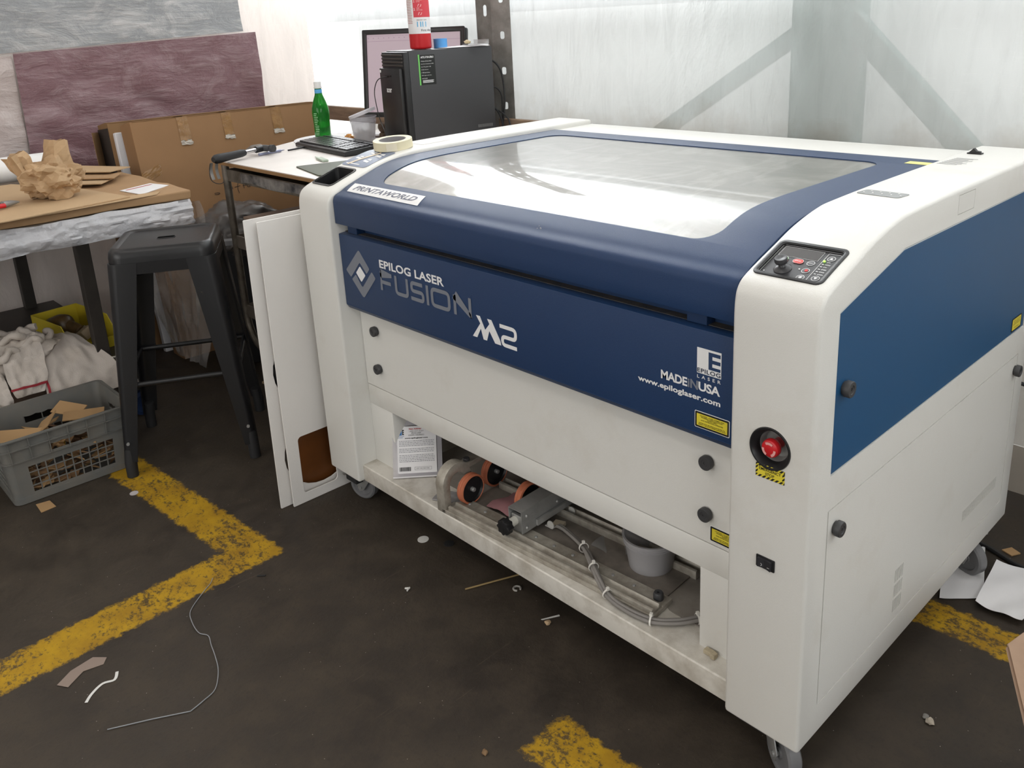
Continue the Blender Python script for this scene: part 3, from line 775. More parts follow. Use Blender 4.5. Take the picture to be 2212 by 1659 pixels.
    ribbon(rrect(a[0] - .001, b[0] + .001, a[1] - .001, b[1] + .001, .001, 2), .0005, True, .0007, CK, lines)
    q0 = KP(1.4855, .0455); q1 = KP(1.5065, .1185)
    ribbon(rrect(q0[0], q1[0], q0[1], q1[1], .001, 2), .0007, True, .0004, CK, lines)
    for (x, y) in ((1.471, .0875), (1.473, .068), (1.474, .0505), (1.4957, .1065), (1.4972, .0545)):
        c = KP(x, y); ribbon(circle(c[0], c[1], .0062, 24), .0007, True, .0005, CK, lines)
    for (x, y) in ((1.4225, .0875), (1.4495, .0868)):
        c = KP(x, y); ribbon(rrect(c[0] - .0088, c[0] + .0088, c[1] - .0056, c[1] + .0056, .0055, 6), .0006, True, .0014, CK, lines)
    T.part('panel_printing', lines, M_DECW, rb)
    for (x, y, nm_, m_) in ((1.4225, .0875, 'go_button', mat('green_button', (.10, .42, .08), .4)), (1.4495, .0868, 'stop_button', mat('stop_red', (.72, .06, .05), .4))):
        c = KP(x, y); bb = T.part(nm_, plate([rrect(c[0] - .0088, c[0] + .0088, c[1] - .0056, c[1] + .0056, .0055, 6)], .0012, CK, bev=.0004), m_, rb, sm=40)
        T.part('button_text', text('GO' if 'go' in nm_ else 'STOP', CK, c[0] - (.003 if 'go' in nm_ else .0055), c[0] + (.003 if 'go' in nm_ else .0055), c[1] - .0015, c[1] + .0015, off=.02, lift=.0015), M_DECW, rb)
    kb = bmesh.new()
    for (x, y) in ((1.471, .0875), (1.473, .068), (1.474, .0505), (1.4957, .1065), (1.4972, .0545)):
        c = KP(x, y); add(kb, plate([circle(c[0], c[1], .0058, 24)], .0005, CK))
    T.part('round_buttons', kb, mat('button_grey', (.07, .07, .075), .35), rb)
    tr_ = bmesh.new()
    c = KP(1.4957, .1065); add(tr_, plate([[(c[0] - .003, c[1] - .0025), (c[0] + .003, c[1] - .0025), (c[0], c[1] + .0032)]], .0009, CK))
    c = KP(1.4972, .0545); add(tr_, plate([[(c[0] - .003, c[1] + .0025), (c[0] + .003, c[1] + .0025), (c[0], c[1] - .0032)]], .0009, CK))
    c = KP(1.474, .0505); add(tr_, plate([[((.0016 if k % 2 else .0042) * cos(pi * k / 8) + c[0], (.0016 if k % 2 else .0042) * sin(pi * k / 8) + c[1]) for k in range(16)]], .0009, CK))
    c = KP(1.471, .0875); add(tr_, text('RESET', CK, c[0] - .0045, c[0] + .0045, c[1] - .001, c[1] + .001, lift=.0009))
    for k, wd in enumerate(('JOB', 'FOCUS', 'JOG', 'SPEED', 'POWER', 'CONFIG')):
        c = KP(1.4945 + .0002 * k, .0965 - k * .0064); ln = {3: .0055, 5: .0085, 6: .0095}[len(wd)]
        add(tr_, text(wd, CK, c[0] - .0008, c[0] - .0008 + ln, c[1] - .0012, c[1] + .0012, off=.02, lift=.0006))
        if k: add(tr_, plate([rrect(c[0] - .0065, c[0] - .003, c[1] - .0007, c[1] + .0007, .0004, 2)], .0006, CK))
    c = KP(1.409, .0465); add(tr_, text('DATA', CK, c[0] - .003, c[0] + .0045, c[1] - .0012, c[1] + .0012, lift=.0006)); add(tr_, plate([circle(c[0] + .001, c[1] + .0045, .0012, 12)], .0006, CK))
    c = KP(1.4615, .0695); add(tr_, plate([circle(c[0], c[1], .0014, 12)], .0006, CK))
    T.part('panel_symbol', tr_, M_DECW, rb)
    c = KP(1.4755, .0685); T.part('pointer_light', plate([circle(c[0] - .0015, c[1], .0028, 16)], .0012, CK), mat('dim_red_light', (.6, .02, .02), .4), rb)
    c = KP(1.4885, .0975); T.part('status_light', lathe([(0, .0022), (.0015, .0018), (.002, .0006), (.002, 0), (0, 0)], 14, CK @ Matrix.Translation((c[0], c[1], .0004))), mat('lit_green_led', (.35, 1.0, .10), .4, emit=1.6), rb)
    c = KP(1.436, .063)
    J = CK @ Matrix.Translation((c[0], c[1], 0))
    T.part('joystick', lathe([(0, 0), (.0145, 0), (.0145, .001), (.011, .004), (.006, .006), (.0045, .009), (.006, .011), (.0095, .0125), (.0105, .0145), (.0105, .019), (.0095, .0215), (.006, .0215), (.003, .0205), (0, .0203)], 32, J), mat('satin_black', (.045, .045, .048), .30), rb, sm=40)
    # ---- emergency stop
    Q = Matrix.Translation((1.462, .002, .683)) @ Matrix.Rotation(R(90), 4, 'X')
    T.part('stop_bezel', lathe([(.0358, -.014), (.0375, 0), (.0365, .0025), (.034, .0022), (.0300, -.004), (.0262, -.013), (.0255, -.034), (0, -.034)], 48, Q), M_BLACK, rb, sm=40)
    T.part('stop_bezel', lathe([(.0262, -.0125), (.0245, -.016), (.0240, -.030), (0, -.030)], 40, Q), M_STEEL, rb, sm=40, label='metal cup inside the emergency stop bezel')
    es = T.part('emergency_button', lathe([(0, .004), (.010, .0035), (.0145, .001), (.0158, -.003), (.0155, -.009), (.0125, -.014), (.009, -.016), (.009, -.032), (0, -.032)], 36, Q), M_RED, rb, sm=40)
    ar = bmesh.new()
    for k in range(3):
        a0 = R(90 + 120 * k)
        pts = [(.0105 * cos(a0 + R(t)), .0105 * sin(a0 + R(t))) for t in range(-35, 36, 7)]
        ribbon(pts, .0042, z=.0040, mtx=Q, bm=ar)
    T.part('reset_arrow', ar, mat('pale_red_print', (.75, .35, .33), .5), rb)
    # hazard label under it
    a, b, c, d = 1.4375, 1.4905, .6275, .6515
    haz = T.part('hazard_label', plate([[(a, c), (b, c), (b, d), (a, d)]], .0005, FP), M_YEL, rb)
    hs = bmesh.new()
    for k in range(8):
        x = a - .004 + k * .0078
        for (y0, y1) in ((c, c + .0045), (d - .0045, d)):
            P = [(x, y0), (x + .0042, y0), (x + .0042 + .0045, y1), (x + .0045, y1)]
            P = [(min(max(px, a), b), py) for px, py in P]
            if max(p[0] for p in P) - min(p[0] for p in P) > .002: add(hs, plate([P], .0008, FP))
    for k in range(2):
        y = c + .0055 + k * .0075
        for (x0_, x1_) in ((a, a + .0038), (b - .0038, b)): add(hs, plate([[(x0_, y), (x1_, y + .0038), (x1_, y + .0075), (x0_, y + .0037)]], .0008, FP))
    T.part('hazard_stripes', hs, M_PRINT, rb)
    T.part('hazard_text', text('EMERGENCY\nSTOP', FP, a + .0065, b - .0065, c + .0058, d - .0055, align='CENTER', off=.012, lift=.0009), M_PRINT, rb)
    # rocker power switch
    sw_ = T.part('power_switch', plate([rrect(1.4445, 1.4795, .4585, .4810, .0015)], .0022, FP, bev=.0005), M_BLACK, rb, sm=40)
    T.part('rocker', prism([(1.449, -.0003), (1.449, -.0045), (1.4615, -.0022), (1.475, -.0055), (1.475, -.0003)], 'z', .4612, .4782), mat('rocker_black', (.03, .03, .034), .3), rb)
    mk = ribbon(circle(1.4555, .4668, .0022, 18), .0006, True, .0054, FP); ribbon([(1.4685, .4668), (1.4735, .4668)], .0007, z=.0070, mtx=FP, bm=mk)
    T.part('switch_marks', mk, M_DECW, rb)
    # air outlet window, printed notice and rocker on the top of the right cover
    vw = plate([rpoly([(1.398, .376), (1.404, .412), (1.486, .410), (1.480, .371)], .008, True)], .0008)
    vp = T.part('status_window', surf(subdiv_y(vw, .36, .42, 3), cover_z, .0003), mat('grey_window', (.30, .31, .31), .25), rb)
    vd = bmesh.new()
    for k in range(9): add(vd, plate([circle(1.409 + k * .0085, .383 + (.018 if k % 2 else .004) , .0017, 10)], .0006))
    T.part('window_dots', surf(vd, cover_z, .0012), M_DECW, rb)
    nt = bmesh.new()
    for k in range(9): add(nt, plate([[(1.400 + .001 * k, .735 + k * .0105), (1.440 + (k % 3) * .006, .735 + k * .0105), (1.440 + (k % 3) * .006, .7395 + k * .0105), (1.400 + .001 * k, .7395 + k * .0105)]], .0003))
    T.part('printed_notice', surf(nt, cover_z, .0003), mat('faint_grey_print', (.50, .50, .49), .5), rb)
    rk = box(1.405, 1.436, .885, .900, cover_z(.89), cover_z(.89) + .003, bev=.001); add(rk, prism([(1.409, 0), (1.409, .002), (1.418, .011), (1.424, .005), (1.432, .004), (1.432, 0)], 'y', .887, .898, bev=.0005), Matrix.Translation((0, 0, cover_z(.89) + .002)))
    T.part('key_switch', rk, M_BLACK, rb)
    # lettering strip on the left cover, behind the tape roll
    pl = plate([[(-.0 + .012, .36), (.10, .36), (.10, .47), (.012, .47)]], .0003)
    T.part('paper_note', surf(subdiv_y(pl, .35, .48, 4), cover_z, .0004), mat('note_paper', (.74, .71, .69), .7), lb)
    # casters
    def caster(x, y, a):
        pb = box(-.045, .045, -.04, .04, ZB - .012, ZB)
        add(pb, lathe([(0, ZB - .03), (.026, ZB - .03), (.026, ZB - .012), (0, ZB - .012)], 20))
        for s in (-1, 1):
            add(pb, prism([(-.026, ZB - .03), (.026, ZB - .03), (.042, .050), (.034, .030), (.020, .034), (-.005, ZB - .045)], 'y', s * .021 - .0015, s * .021 + .0015, bev=.0008))
        M = Matrix.Translation((x, y, 0)) @ Matrix.Rotation(a, 4, 'Z')
        pb.transform(M)
        c = T.part('caster', pb, M_STEEL, sm=40)
        wh = lathe([(.0, -.012), (.010, -.014), (.012, -.010), (.030, -.010), (.032, -.014), (.040, -.014), (.0445, -.010), (.0445, .010), (.040, .014), (.032, .014), (.030, .010), (.012, .010), (.010, .014), (0, .012)], 32, M @ Matrix.Translation((.030, 0, .0446)) @ Matrix.Rotation(R(90), 4, 'X'))
        T.part('wheel', wh, mat('grey_wheel', (.16, .16, .165), .45), c, sm=40)
        ax = cyl((.030, -.026, .0446), (.030, .026, .0446), .006, 12); ax.transform(M)
        T.part('axle', ax, M_STEEL, c)
        return c
    caster(.085, .085, R(200)); caster(1.455, .075, R(-30)); caster(1.475, .90, R(-20)); caster(.07, .93, R(150))
    for x, y in ((.075, .13),):
        pass
    T.part('foot_bracket', box(.03, .085, .030, .055, .070, ZB, bev=.002), M_BLACKM)
    T.part('foot_bracket', box(1.395, 1.46, .030, .055, .085, ZB, bev=.002), M_BLACKM)
build_machine()
# ------------------------------------------------------------------ in the storage tray under the machine
ZT = .1664
def rotary():
    T = Thing('rotary_attachment', 'long aluminium rotary engraving attachment with orange-rimmed wheels lying in the storage tray', 'rotary attachment', (.85, .14, ZT), rot=(0, 0, R(3.2)), local=True)
    z0 = 0.0
    base = box(-.335, .320, -.102, -.060, z0, .010, bev=.001)
    T.part('base_plate', base, M_ALU)
    rails = bmesh.new()
    T.part('front_rail', prism([(-.098, .010), (-.098, .020), (-.092, .022), (-.090, .014), (-.074, .014), (-.072, .022), (-.066, .020), (-.064, .010)], 'x', -.315, .315, bev=.0006), M_ALU, sm=30)
    rails.free()
    T.part('slide_plate', box(-.320, .320, -.064, -.030, 0, .013, bev=.001), M_ALU)
    T.part('rear_rail', prism([(.068, .0), (.068, .020), (.074, .022), (.078, .012), (.090, .012), (.094, .022), (.10, .020), (.10, .0)], 'x', -.30, .315, bev=.0006), M_ALU, sm=30)
    T.part('floor_plate', box(-.315, .30, -.03, .07, 0, .003), mat('grimy_steel_plate', (.25, .22, .19), .6, .2, var=.4, vscale=18))
    for k in range(11):
        x = -.29 + k * .058
        T.part('screw', lathe([(0, .016), (.003, .0158), (.0042, .0135), (.0042, .0125)], 10, Matrix.Translation((x, -.047, 0))), M_STEEL)
    T.part('end_cap', lathe([(.0, .012), (.010, .012), (.011, .014), (.011, .026), (.009, .030), (.0035, .030), (.0035, .024), (0, .024)], 20, Matrix.Translation((.298, -.050, 0))), M_GREYD, sm=40)
    # arched end bracket
    arc = [(-.102 + .0, .0), (-.102, .060)] + [(-.054 + .050 * cos(R(a)), .070 + .052 * sin(R(a))) for a in range(170, 20, -15)] + [(-.004, .075), (-.028, .075)] + [(-.054 + .026 * cos(R(a)), .068 + .028 * sin(R(a))) for a in range(20, 181, 20)] + [(-.080, .055), (-.080, 0)]
    T.part('arched_bracket', prism(arc, 'x', -.352, -.322, bev=.0012), M_ALU, sm=30)
    T.part('bracket_arm', box(-.350, -.322, -.02, .11, .092, .106, bev=.002), M_ALU)
    for y in (-.008, .05): T.part('arm_screw', cyl((-.336, y, .106), (-.336, y, .114), .009, 16, .001), M_GREYD)
    # wheels with orange tyres
    def wheel(x, y, z, r=.040):
        M = Matrix.Translation((x, y, z)) @ Matrix.Rotation(R(90), 4, 'Y')
        w_ = T.part('drive_wheel', lathe([(r - .004, -.011), (r, -.009), (r, -.003), (r - .0015, -.001), (r - .0015, .001), (r, .003), (r, .009), (r - .004, .011), (r - .007, .006), (r - .007, -.006)], 36, M, closed=True), mat('orange_rubber_tyre', (.55, .17, .085), .6, var=.2), sm=35)
        T.part('wheel_disc', lathe([(0, .004), (r - .009, .004), (r - .006, .010), (r - .006, -.008), (0, -.008)], 36, M), M_BLACK, w_, sm=40)
        T.part('wheel_hub', lathe([(0, .014), (.005, .014), (.006, .012), (.006, .004)], 16, M), M_STEEL, w_, sm=40)
    wheel(-.303, -.028, .046); wheel(-.315, .070, .050, .042); wheel(-.160, .035, .045); wheel(-.175, .088, .048, .038)
    T.part('wheel_axle', cyl((-.345, -.028, .046), (-.298, -.028, .046), .005, 12), M_STEEL)
    # sliding carriage of folded sheet
    zc = .018
    c = prism([(-.022, zc), (-.022, zc + .060), (.022, zc + .060), (.022, zc)], 'y', -.066, .30)
    c = bool_diff(c, box(-.020, .020, -.08, .31, zc - .01, zc + .058))
    c.transform(Matrix.Translation((-.106, 0, 0)))
    T.part('carriage', c, M_STEEL, sm=30, label='bright folded steel carriage across the rails')
    T.part('carriage_block', box(-.124, -.088, -.060, -.05, zc - .004, zc + .042, bev=.001), M_STEEL)
    T.part('knob_collar', cyl((-.112, -.082, .044), (-.112, -.058, .044), .011, 18, .002), mat('white_nylon', (.62, .61, .55), .5))
    kp = [(.0185 * (1 + .10 * cos(8 * t)) * cos(t), .0185 * (1 + .10 * cos(8 * t)) * sin(t)) for t in [2 * pi * k / 48 for k in range(48)]]
    T.part('adjusting_knob', prism([(p[0] - .112, p[1] + .044) for p in kp], 'y', -.104, -.084, bev=.0015), M_BLACK, sm=40)
    for y, z in ((-.05, .030), (-.05, .062), (.06, .05), (.15, .05)):
        T.part('carriage_screw', lathe([(0, .004), (.003, .0038), (.0045, 0)], 12, Matrix.Translation((-.083, y, z)) @ Matrix.Rotation(R(90), 4, 'Y')), M_STEEL)
    T.part('side_bar', box(-.083, -.076, -.02, .26, .022, .038, bev=.001), M_STEEL)
    for y in (.005, .085):
        T.part('clip_foot', add(box(-.076, -.052, y, y + .020, .010, .0125), lathe([(0, 0), (.0105, 0), (.0105, .0022), (0, .0022)], 16, Matrix.Translation((-.06, y + .004, .018)) @ Matrix.Rotation(R(90), 4, 'X'))), mat('pale_clip', (.5, .49, .46), .5))
rotary()
# blister pack leaning at the left
def blister():
    M = Matrix.Translation((.333, .082, ZT + .001)) @ Matrix.Rotation(R(48), 4, 'Z') @ Matrix.Rotation(R(62), 4, 'X')
    T = Thing('blister_pack', 'clear blister pack with a printed white card standing in the tray beside the left leg', 'package', (.333, .082, ZT))
    def pp(name, bm, m, label=None, sm=None): bm.transform(M); return T.part(name, bm, m, label=label, sm=sm)
    clear = mat('clear_pack_plastic', (.62, .60, .64), .12, alpha=.38)
    pp('clear_shell', plate([rrect(-.068, .068, 0, .158, .006), rrect(-.055, .055, .012, .142, .004)], .0012), clear)
    pp('clear_shell', add(box(-.055, .055, .012, .142, -.024, -.0225), box(-.056, -.055, .012, .142, -.024, 0)), clear)
    pp('backing_card', box(-.057, .053, .012, .140, -.002, .0005), M_PAPER)
    X = Matrix()
    pp('pack_logo', add(plate([[(-.052, .116), (-.052, .132), (-.042, .132), (-.042, .116)]], .001), text('EPILOG\nLASER', X, -.053, -.036, .108, .115, lift=.001)), mat('pack_blue', (.03, .16, .42), .5))
    pp('pack_logo', text('E', X, -.041, -.036, .117, .131, off=.05, lift=.001), M_PRINT)
    pp('pack_title', text('New Address', X, -.022, .012, .1305, .1345, off=.03, lift=.0012), mat('pack_red', (.45, .03, .03), .5))
    pp('pack_text', text('1 8 8 8 . 4 3 7 . 4 5 6 4\nEPILOG LASER\nGOLDEN, COLORADO', X, -.024, .020, .113, .128, lift=.0012, align='CENTER'), M_PRINT)
    pp('pack_text', text('www.epiloglaser.com', X, -.034, .030, .1045, .1095, off=.03, lift=.0012), M_PRINT)
    bm = bmesh.new(); rr = random.Random(3)
    for k in range(14):
        y = .099 - k * .0043
        if k in (4, 8): continue
        x = -.050
        while x < .045:
            L = rr.uniform(.002, .008); bm_box(bm, x, min(x + L, .047), y, y + .0013, .0008, .0012); x += L + .0014
    pp('pack_text', bm, mat('grey_fine_print', (.16, .16, .18), .6), label='rows of fine print')
    bm = bmesh.new(); x = -.050
    for k in range(16):
        L = rr.choice((.0006, .0011, .0018)); bm_box(bm, x, x + L, .018, .029, .0008, .0012); x += L + rr.choice((.0006, .0011))
    pp('barcode', bm, M_PRINT)
    ob = ribbon([(-.008, .020), (.038, .020), (.038, .028), (-.008, .028)], .0005, True, .001)
    pp('part_number_box', add(ob, text('CAT. NO. 8637-002', X, -.004, .032, .0225, .0255, lift=.001)), M_PRINT)
    pp('bottom_seam', tube([(-.068, .002, .002), (.068, .002, .002)], .0022, 8), mat('glossy_seam', (.75, .74, .76), .1))
blister()
single('package', box(.44, .54, .055, .105, ZT, ZT + .004, mtx=Matrix.Translation((.49, .08, 0)) @ Matrix.Rotation(R(25), 4, 'Z') @ Matrix.Translation((-.49, -.08, 0)), bev=.001), mat('dull_pack_card', (.34, .33, .33), .5, var=.4, vscale=60), 'flat packet with black print lying beside the wheel bracket in the tray', 'packet', (.49, .08, ZT))
def tub(name, label, loc, r0, r1, h, m, extra=None):
    T = Thing(name, label, 'tub', loc, local=True)
    t = .0018
    T.part('wall', lathe([(0, .001), (r0, .001), (r0 + (r1 - r0) * .72, h * .72), (r1 - .001, h * .78), (r1, h * .97), (r1 + .003, h * .975), (r1 + .003, h), (r1 - t, h), (r1 - t - .001, h * .80), (r0 + (r1 - r0) * .72 - t, h * .74), (r0 - t, .004), (0, .004)], 44), m, sm=40)
    for z in (.80, .86): T.part('rim_band', lathe([(r1 - .0005, h * z), (r1 + .0012, h * (z + .012)), (r1 - .0005, h * (z + .024))], 44), m, sm=40)
    return T
M_TUB = mat('cloudy_plastic', (.50, .49, .50), .35, alpha=.72)
tub('plastic_tub', 'empty cloudy round plastic tub standing in the storage tray', (1.052, .205, ZT), .050, .062, .082, M_TUB)
def cable_bundle():
    T = Thing('cable_bundle', 'grey cable bundle tied with white zip ties snaking across the storage tray', 'cable', (1.0, .09, ZT))
    pts = [(.805, .158, .178), (.837, .152, .183), (.923, .120, .192), (.992, .078, .195), (1.060, .046, .178), (1.120, .040, .173), (1.178, .048, .173), (1.218, .078, .173), (1.245, .115, .173), (1.275, .17, .173)]
    for k in range(3):
        q = smooth_path([(x + (.005 * cos(k * 2.1 + i * .5)), y + (.005 * sin(k * 2.1 + i * .5)), z + .002 * k) for i, (x, y, z) in enumerate(pts)], 7)
        T.part('cable', tube(q, .0042, 8), mat('grey_cable_jacket', (.23, .215, .20), .55), sm=60)
    for i, (x, y, z) in enumerate(pts):
        if i in (2, 3, 4, 6, 8):
            a, b = Vector(pts[i - 1]), Vector(pts[i + 1]); d = (b - a).normalized(); q = d.to_track_quat('Z', 'Y').to_matrix().to_4x4()
            M = Matrix.Translation((x, y, z + .002)) @ q
            bm = lathe([(.0105, -.0018), (.0118, -.0018), (.0118, .0018), (.0105, .0018)], 18, M, closed=True)
            add(bm, box(-.003, .003, .0105, .017, -.003, .003), M)
            T.part('zip_tie', bm, mat('white_zip_tie', (.75, .73, .68), .4))
    T.part('connector', box(-.014, .014, -.011, .011, 0, .010, mtx=Matrix.Translation((.795, .168, .172)) @ Matrix.Rotation(R(20), 4, 'Z'), bev=.001), mat('beige_connector', (.42, .36, .27), .5))
cable_bundle()
bm = grid(10, 6, lambda a, b: (.60 + .11 * a, .10 + .15 * b * (1 - .3 * a), ZT + .012 + .022 * sin(a * 3.0) * (.4 + .6 * b) + .006 * sin(b * 9)))
single('cloth_scrap', wrinkle(solidify(bm, .0012), .003, 40), mat('dusty_pink_cloth', (.30, .145, .155), .8), 'crumpled dusty pink scrap lying between the orange wheels in the tray', 'cloth scrap', (.65, .15, ZT), sm=50)
single('paper_scrap', wrinkle(solidify(grid(8, 8, lambda a, b: (.90 + .09 * a, .165 + .05 * b, ZT + .002 + .004 * sin(5 * a + 3 * b))), .0006), .001, 60), mat('grey_paper_scrap', (.25, .24, .23), .8), 'torn grey paper scrap under the cable connector in the tray', 'paper scrap', (.94, .18, ZT), sm=40)
single('wood_offcut', add(box(1.305, 1.327, .050, .062, ZT, ZT + .009, bev=.001), box(1.322, 1.333, .046, .060, ZT, ZT + .010, bev=.002)), mat('pale_wood', (.50, .43, .30), .8, var=.3, vscale=60), 'small chewed pale wood offcut at the right end of the tray', 'offcut', (1.316, .056, ZT))
single('clear_bag', wrinkle(lathe([(0, 0), (.03, .004), (.036, .02), (.02, .034), (0, .04)], 24, Matrix.Translation((.56, .30, ZT))), .008, 45), mat('crumpled_clear_film', (.5, .5, .52), .15, alpha=.35), 'small crumpled clear bag in the tray behind the wheels', 'bag', (.56, .30, ZT), sm=30)

# ------------------------------------------------------------------ on top of the machine
def tape_roll():
    tilt = math.atan2(cover_z(.33) - cover_z(.23), .10)
    T = Thing('masking_tape_roll', 'cream roll of masking tape lying on the left top cover of the machine', 'tape roll', (.062, .285, cover_z(.285) + .0016), rot=(tilt, 0, R(20)), local=True)
    r1, r0, h = .0555, .039, .0245
    T.part('tape', lathe([(r0, 0), (r1 - .0006, 0), (r1, .0006), (r1, h - .0006), (r1 - .0006, h), (r0, h)], 64, closed=True), mat('masking_tape_cream', (.72, .66, .47), .6, var=.05, vscale=20), sm=40)
    T.part('cardboard_core', lathe([(r0 - .0025, .0005), (r0, .0005), (r0, h - .0005), (r0 - .0025, h - .0005)], 64, closed=True), mat('grey_core', (.24, .23, .24), .7), sm=40)
    T.part('torn_flap', box(-.012, .018, -r1 - .0012, -r1, .001, h - .002, mtx=Matrix.Rotation(R(28), 4, 'Z')), mat('torn_tape', (.74, .68, .53), .6))
tape_roll()
single('tape_strip', surf(subdiv_y(plate([[(.030, .150), (.040, .146), (.085, .228), (.075, .234)]], .0004), .14, .24, 8), cover_z, .0018), mat('masking_strip', (.70, .60, .46), .65), 'strip of tan masking tape stuck across the blue sticker on the left cover', 'tape strip', (.06, .19, 1.0))
for k, (x, y, a, m_, lb) in enumerate(((.080, .072, 20, 'grey_clip_plastic', 'small grey plastic clip lying in the black parts recess'), (.066, .060, -30, 'white_clip_plastic', 'small white plastic scrap lying in front of the grey clip in the black recess'))):
    bm = box(-.014, .014, -.009, .009, 0, .005, bev=.0015)
    add(bm, tube([(-.014, .0, .003), (-.02, .008, .006), (-.008, .014, .007), (.012, .012, .005)], .0017, 6))
    single('plastic_clip', bm, mat(m_, ((.42, .43, .44), (.80, .79, .77))[k], .4), lb, 'clip', (x, y, .9085), rot=(0, 0, R(a)), local=True)

# ------------------------------------------------------------------ white boards leaning on the left side of the machine
def lean_board(name, label, x, y0, y1, h, th, lean, m, holes=()):
    fr = frame((0, 0, 0), (0, 1, 0), (0, 0, 1))
    bm = plate([rpoly([(y0, .0), (y1, .0), (y1, h), (y0, h)], .003, True)] + list(holes), th, fr, bev=.0006)
    return single(name, bm, m, label, 'board', (x, 0, .001), rot=(0, lean, 0), local=True)
M_BOARD = mat('white_sheet_board', (.80, .775, .745), .45, var=.05, vscale=4, bump=.0002)
lean_board('white_board', 'front white board with rounded cut-outs leaning on the left side of the machine', -.058, -.106, .86, .873, .0045, R(1.2), M_BOARD,
           [rrect(-.068, .047, .030, .216, .012), rrect(.064, .30, .030, .216, .014)])
lean_board('white_board', 'second white board with large round holes just behind the front white board', -.079, -.136, .80, .882, .0045, R(1.6), M_BOARD,
           [circle(.012, .150, .118), circle(.010, .425, .118), circle(.30, .150, .118)])
lean_board('acrylic_sheet', 'dark amber sheet standing behind the two white boards', -.100, -.060, .55, .34, .004, R(2.0), mat('dark_amber', (.16, .055, .014), .3, var=.4, vscale=5))
# ------------------------------------------------------------------ steel utility cart
M_CART = mat('worn_cart_steel', (.22, .195, .165), .42, .65, var=.55, vscale=16, dark=(.09, .075, .055), bump=.0006)
M_SHELF = mat('dirty_cart_shelf', (.20, .17, .14), .6, .3, var=.4, vscale=9)
CX0, CX1, CY0, CY1 = -1.11, -.135, .30, 1.12
def cart():
    T = Thing('utility_cart', 'worn tubular steel utility cart with three shelves between the cardboard boxes and the machine', 'cart', ((CX0 + CX1) / 2, .7, 0))
    for y in (CY0, CY1):
        pts = [(CX0, y, .885), (CX0, y, .60), (CX0, y, .30)] + [(CX0 + .13 - .13 * cos(R(a)), y, .27 - .13 * sin(R(a))) for a in (0, 20, 40, 60, 80, 90)] + [(CX1 - .13, y, .14)] + [(CX1 - .13 + .13 * sin(R(a)), y, .27 - .13 * cos(R(a))) for a in (20, 40, 60, 80, 90)] + [(CX1, y, .885)]
        T.part('leg_frame', tube(pts, .0145, 14), M_CART, sm=60)
    for z, h in ((.862, .045), (.600, .050), (.312, .050)):
        s = box(CX0 + .004, CX1 - .004, CY0 + .004, CY1 - .004, z - h, z - h + .004)
        for a in ((CX0, CX1, CY0 - .002, CY0 + .004), (CX0, CX1, CY1 - .004, CY1 + .002), (CX0 - .002, CX0 + .004, CY0, CY1), (CX1 - .004, CX1 + .002, CY0, CY1)):
            bm_box(s, *a, z - h, z)
        T.part('shelf', s, M_CART if z > .8 else M_SHELF)
    for x, y in ((CX0 + .16, CY0), (CX1 - .16, CY0), (CX0 + .16, CY1), (CX1 - .16, CY1)):
        c = T.part('caster', add(box(x - .02, x + .02, y - .018, y + .018, .085, .128), cyl((x, y, .08), (x, y, .13), .012)), M_STEEL)
        T.part('wheel', cyl((x, y - .014, .05), (x, y + .014, .05), .05, 28, .003), M_BLACKM, c)
cart()
single('duct_tape_patch', grid(14, 3, lambda a, b: (-.98 + .58 * a, CY0 - .0035 - .0008 * sin(a * 40) * b, .822 + .036 * b + .004 * sin(a * 11) * (1 - b))), mat('peeling_silver_tape', (.36, .34, .32), .3, .3, var=.8, vscale=14, dark=(.03, .03, .035)), 'peeling silver and black tape along the front rim of the cart', 'tape', (-.7, CY0 - .003, .82))
ZC = .885
top = prism([(-1.085, .268), (-.065, .268), (-.065, 1.20), (-1.36, 1.20), (-1.40, .80)], 'z', ZC, ZC + .012, bev=.0012)
single('table_board', top, [mat('brown_board_edge', (.26, .145, .06), .6)], 'brown-edged board laid across the top of the cart', 'board', (-.7, .7, ZC))
single('table_board', prism([(-1.080, .270), (-.067, .270), (-.067, 1.19), (-1.35, 1.19), (-1.39, .80)], 'z', ZC + .0125, ZC + .0150), mat('pinkish_white_laminate', (.78, .735, .70), .45, var=.10, vscale=7), 'smudged pinkish white sheet covering the cart top under the keyboard', 'board', (-.7, .7, ZC + .0125))
ZK = ZC + .0155
bm = prism(circle(-1.20, .88, .22, 40, .20), 'z', ZK, ZK + .004)
single('white_disc', bm, M_PAPER, 'large round white sheet lying under the bottle at the back of the cart', 'disc', (-1.17, .93, ZK))
ZK2 = ZK + .0045
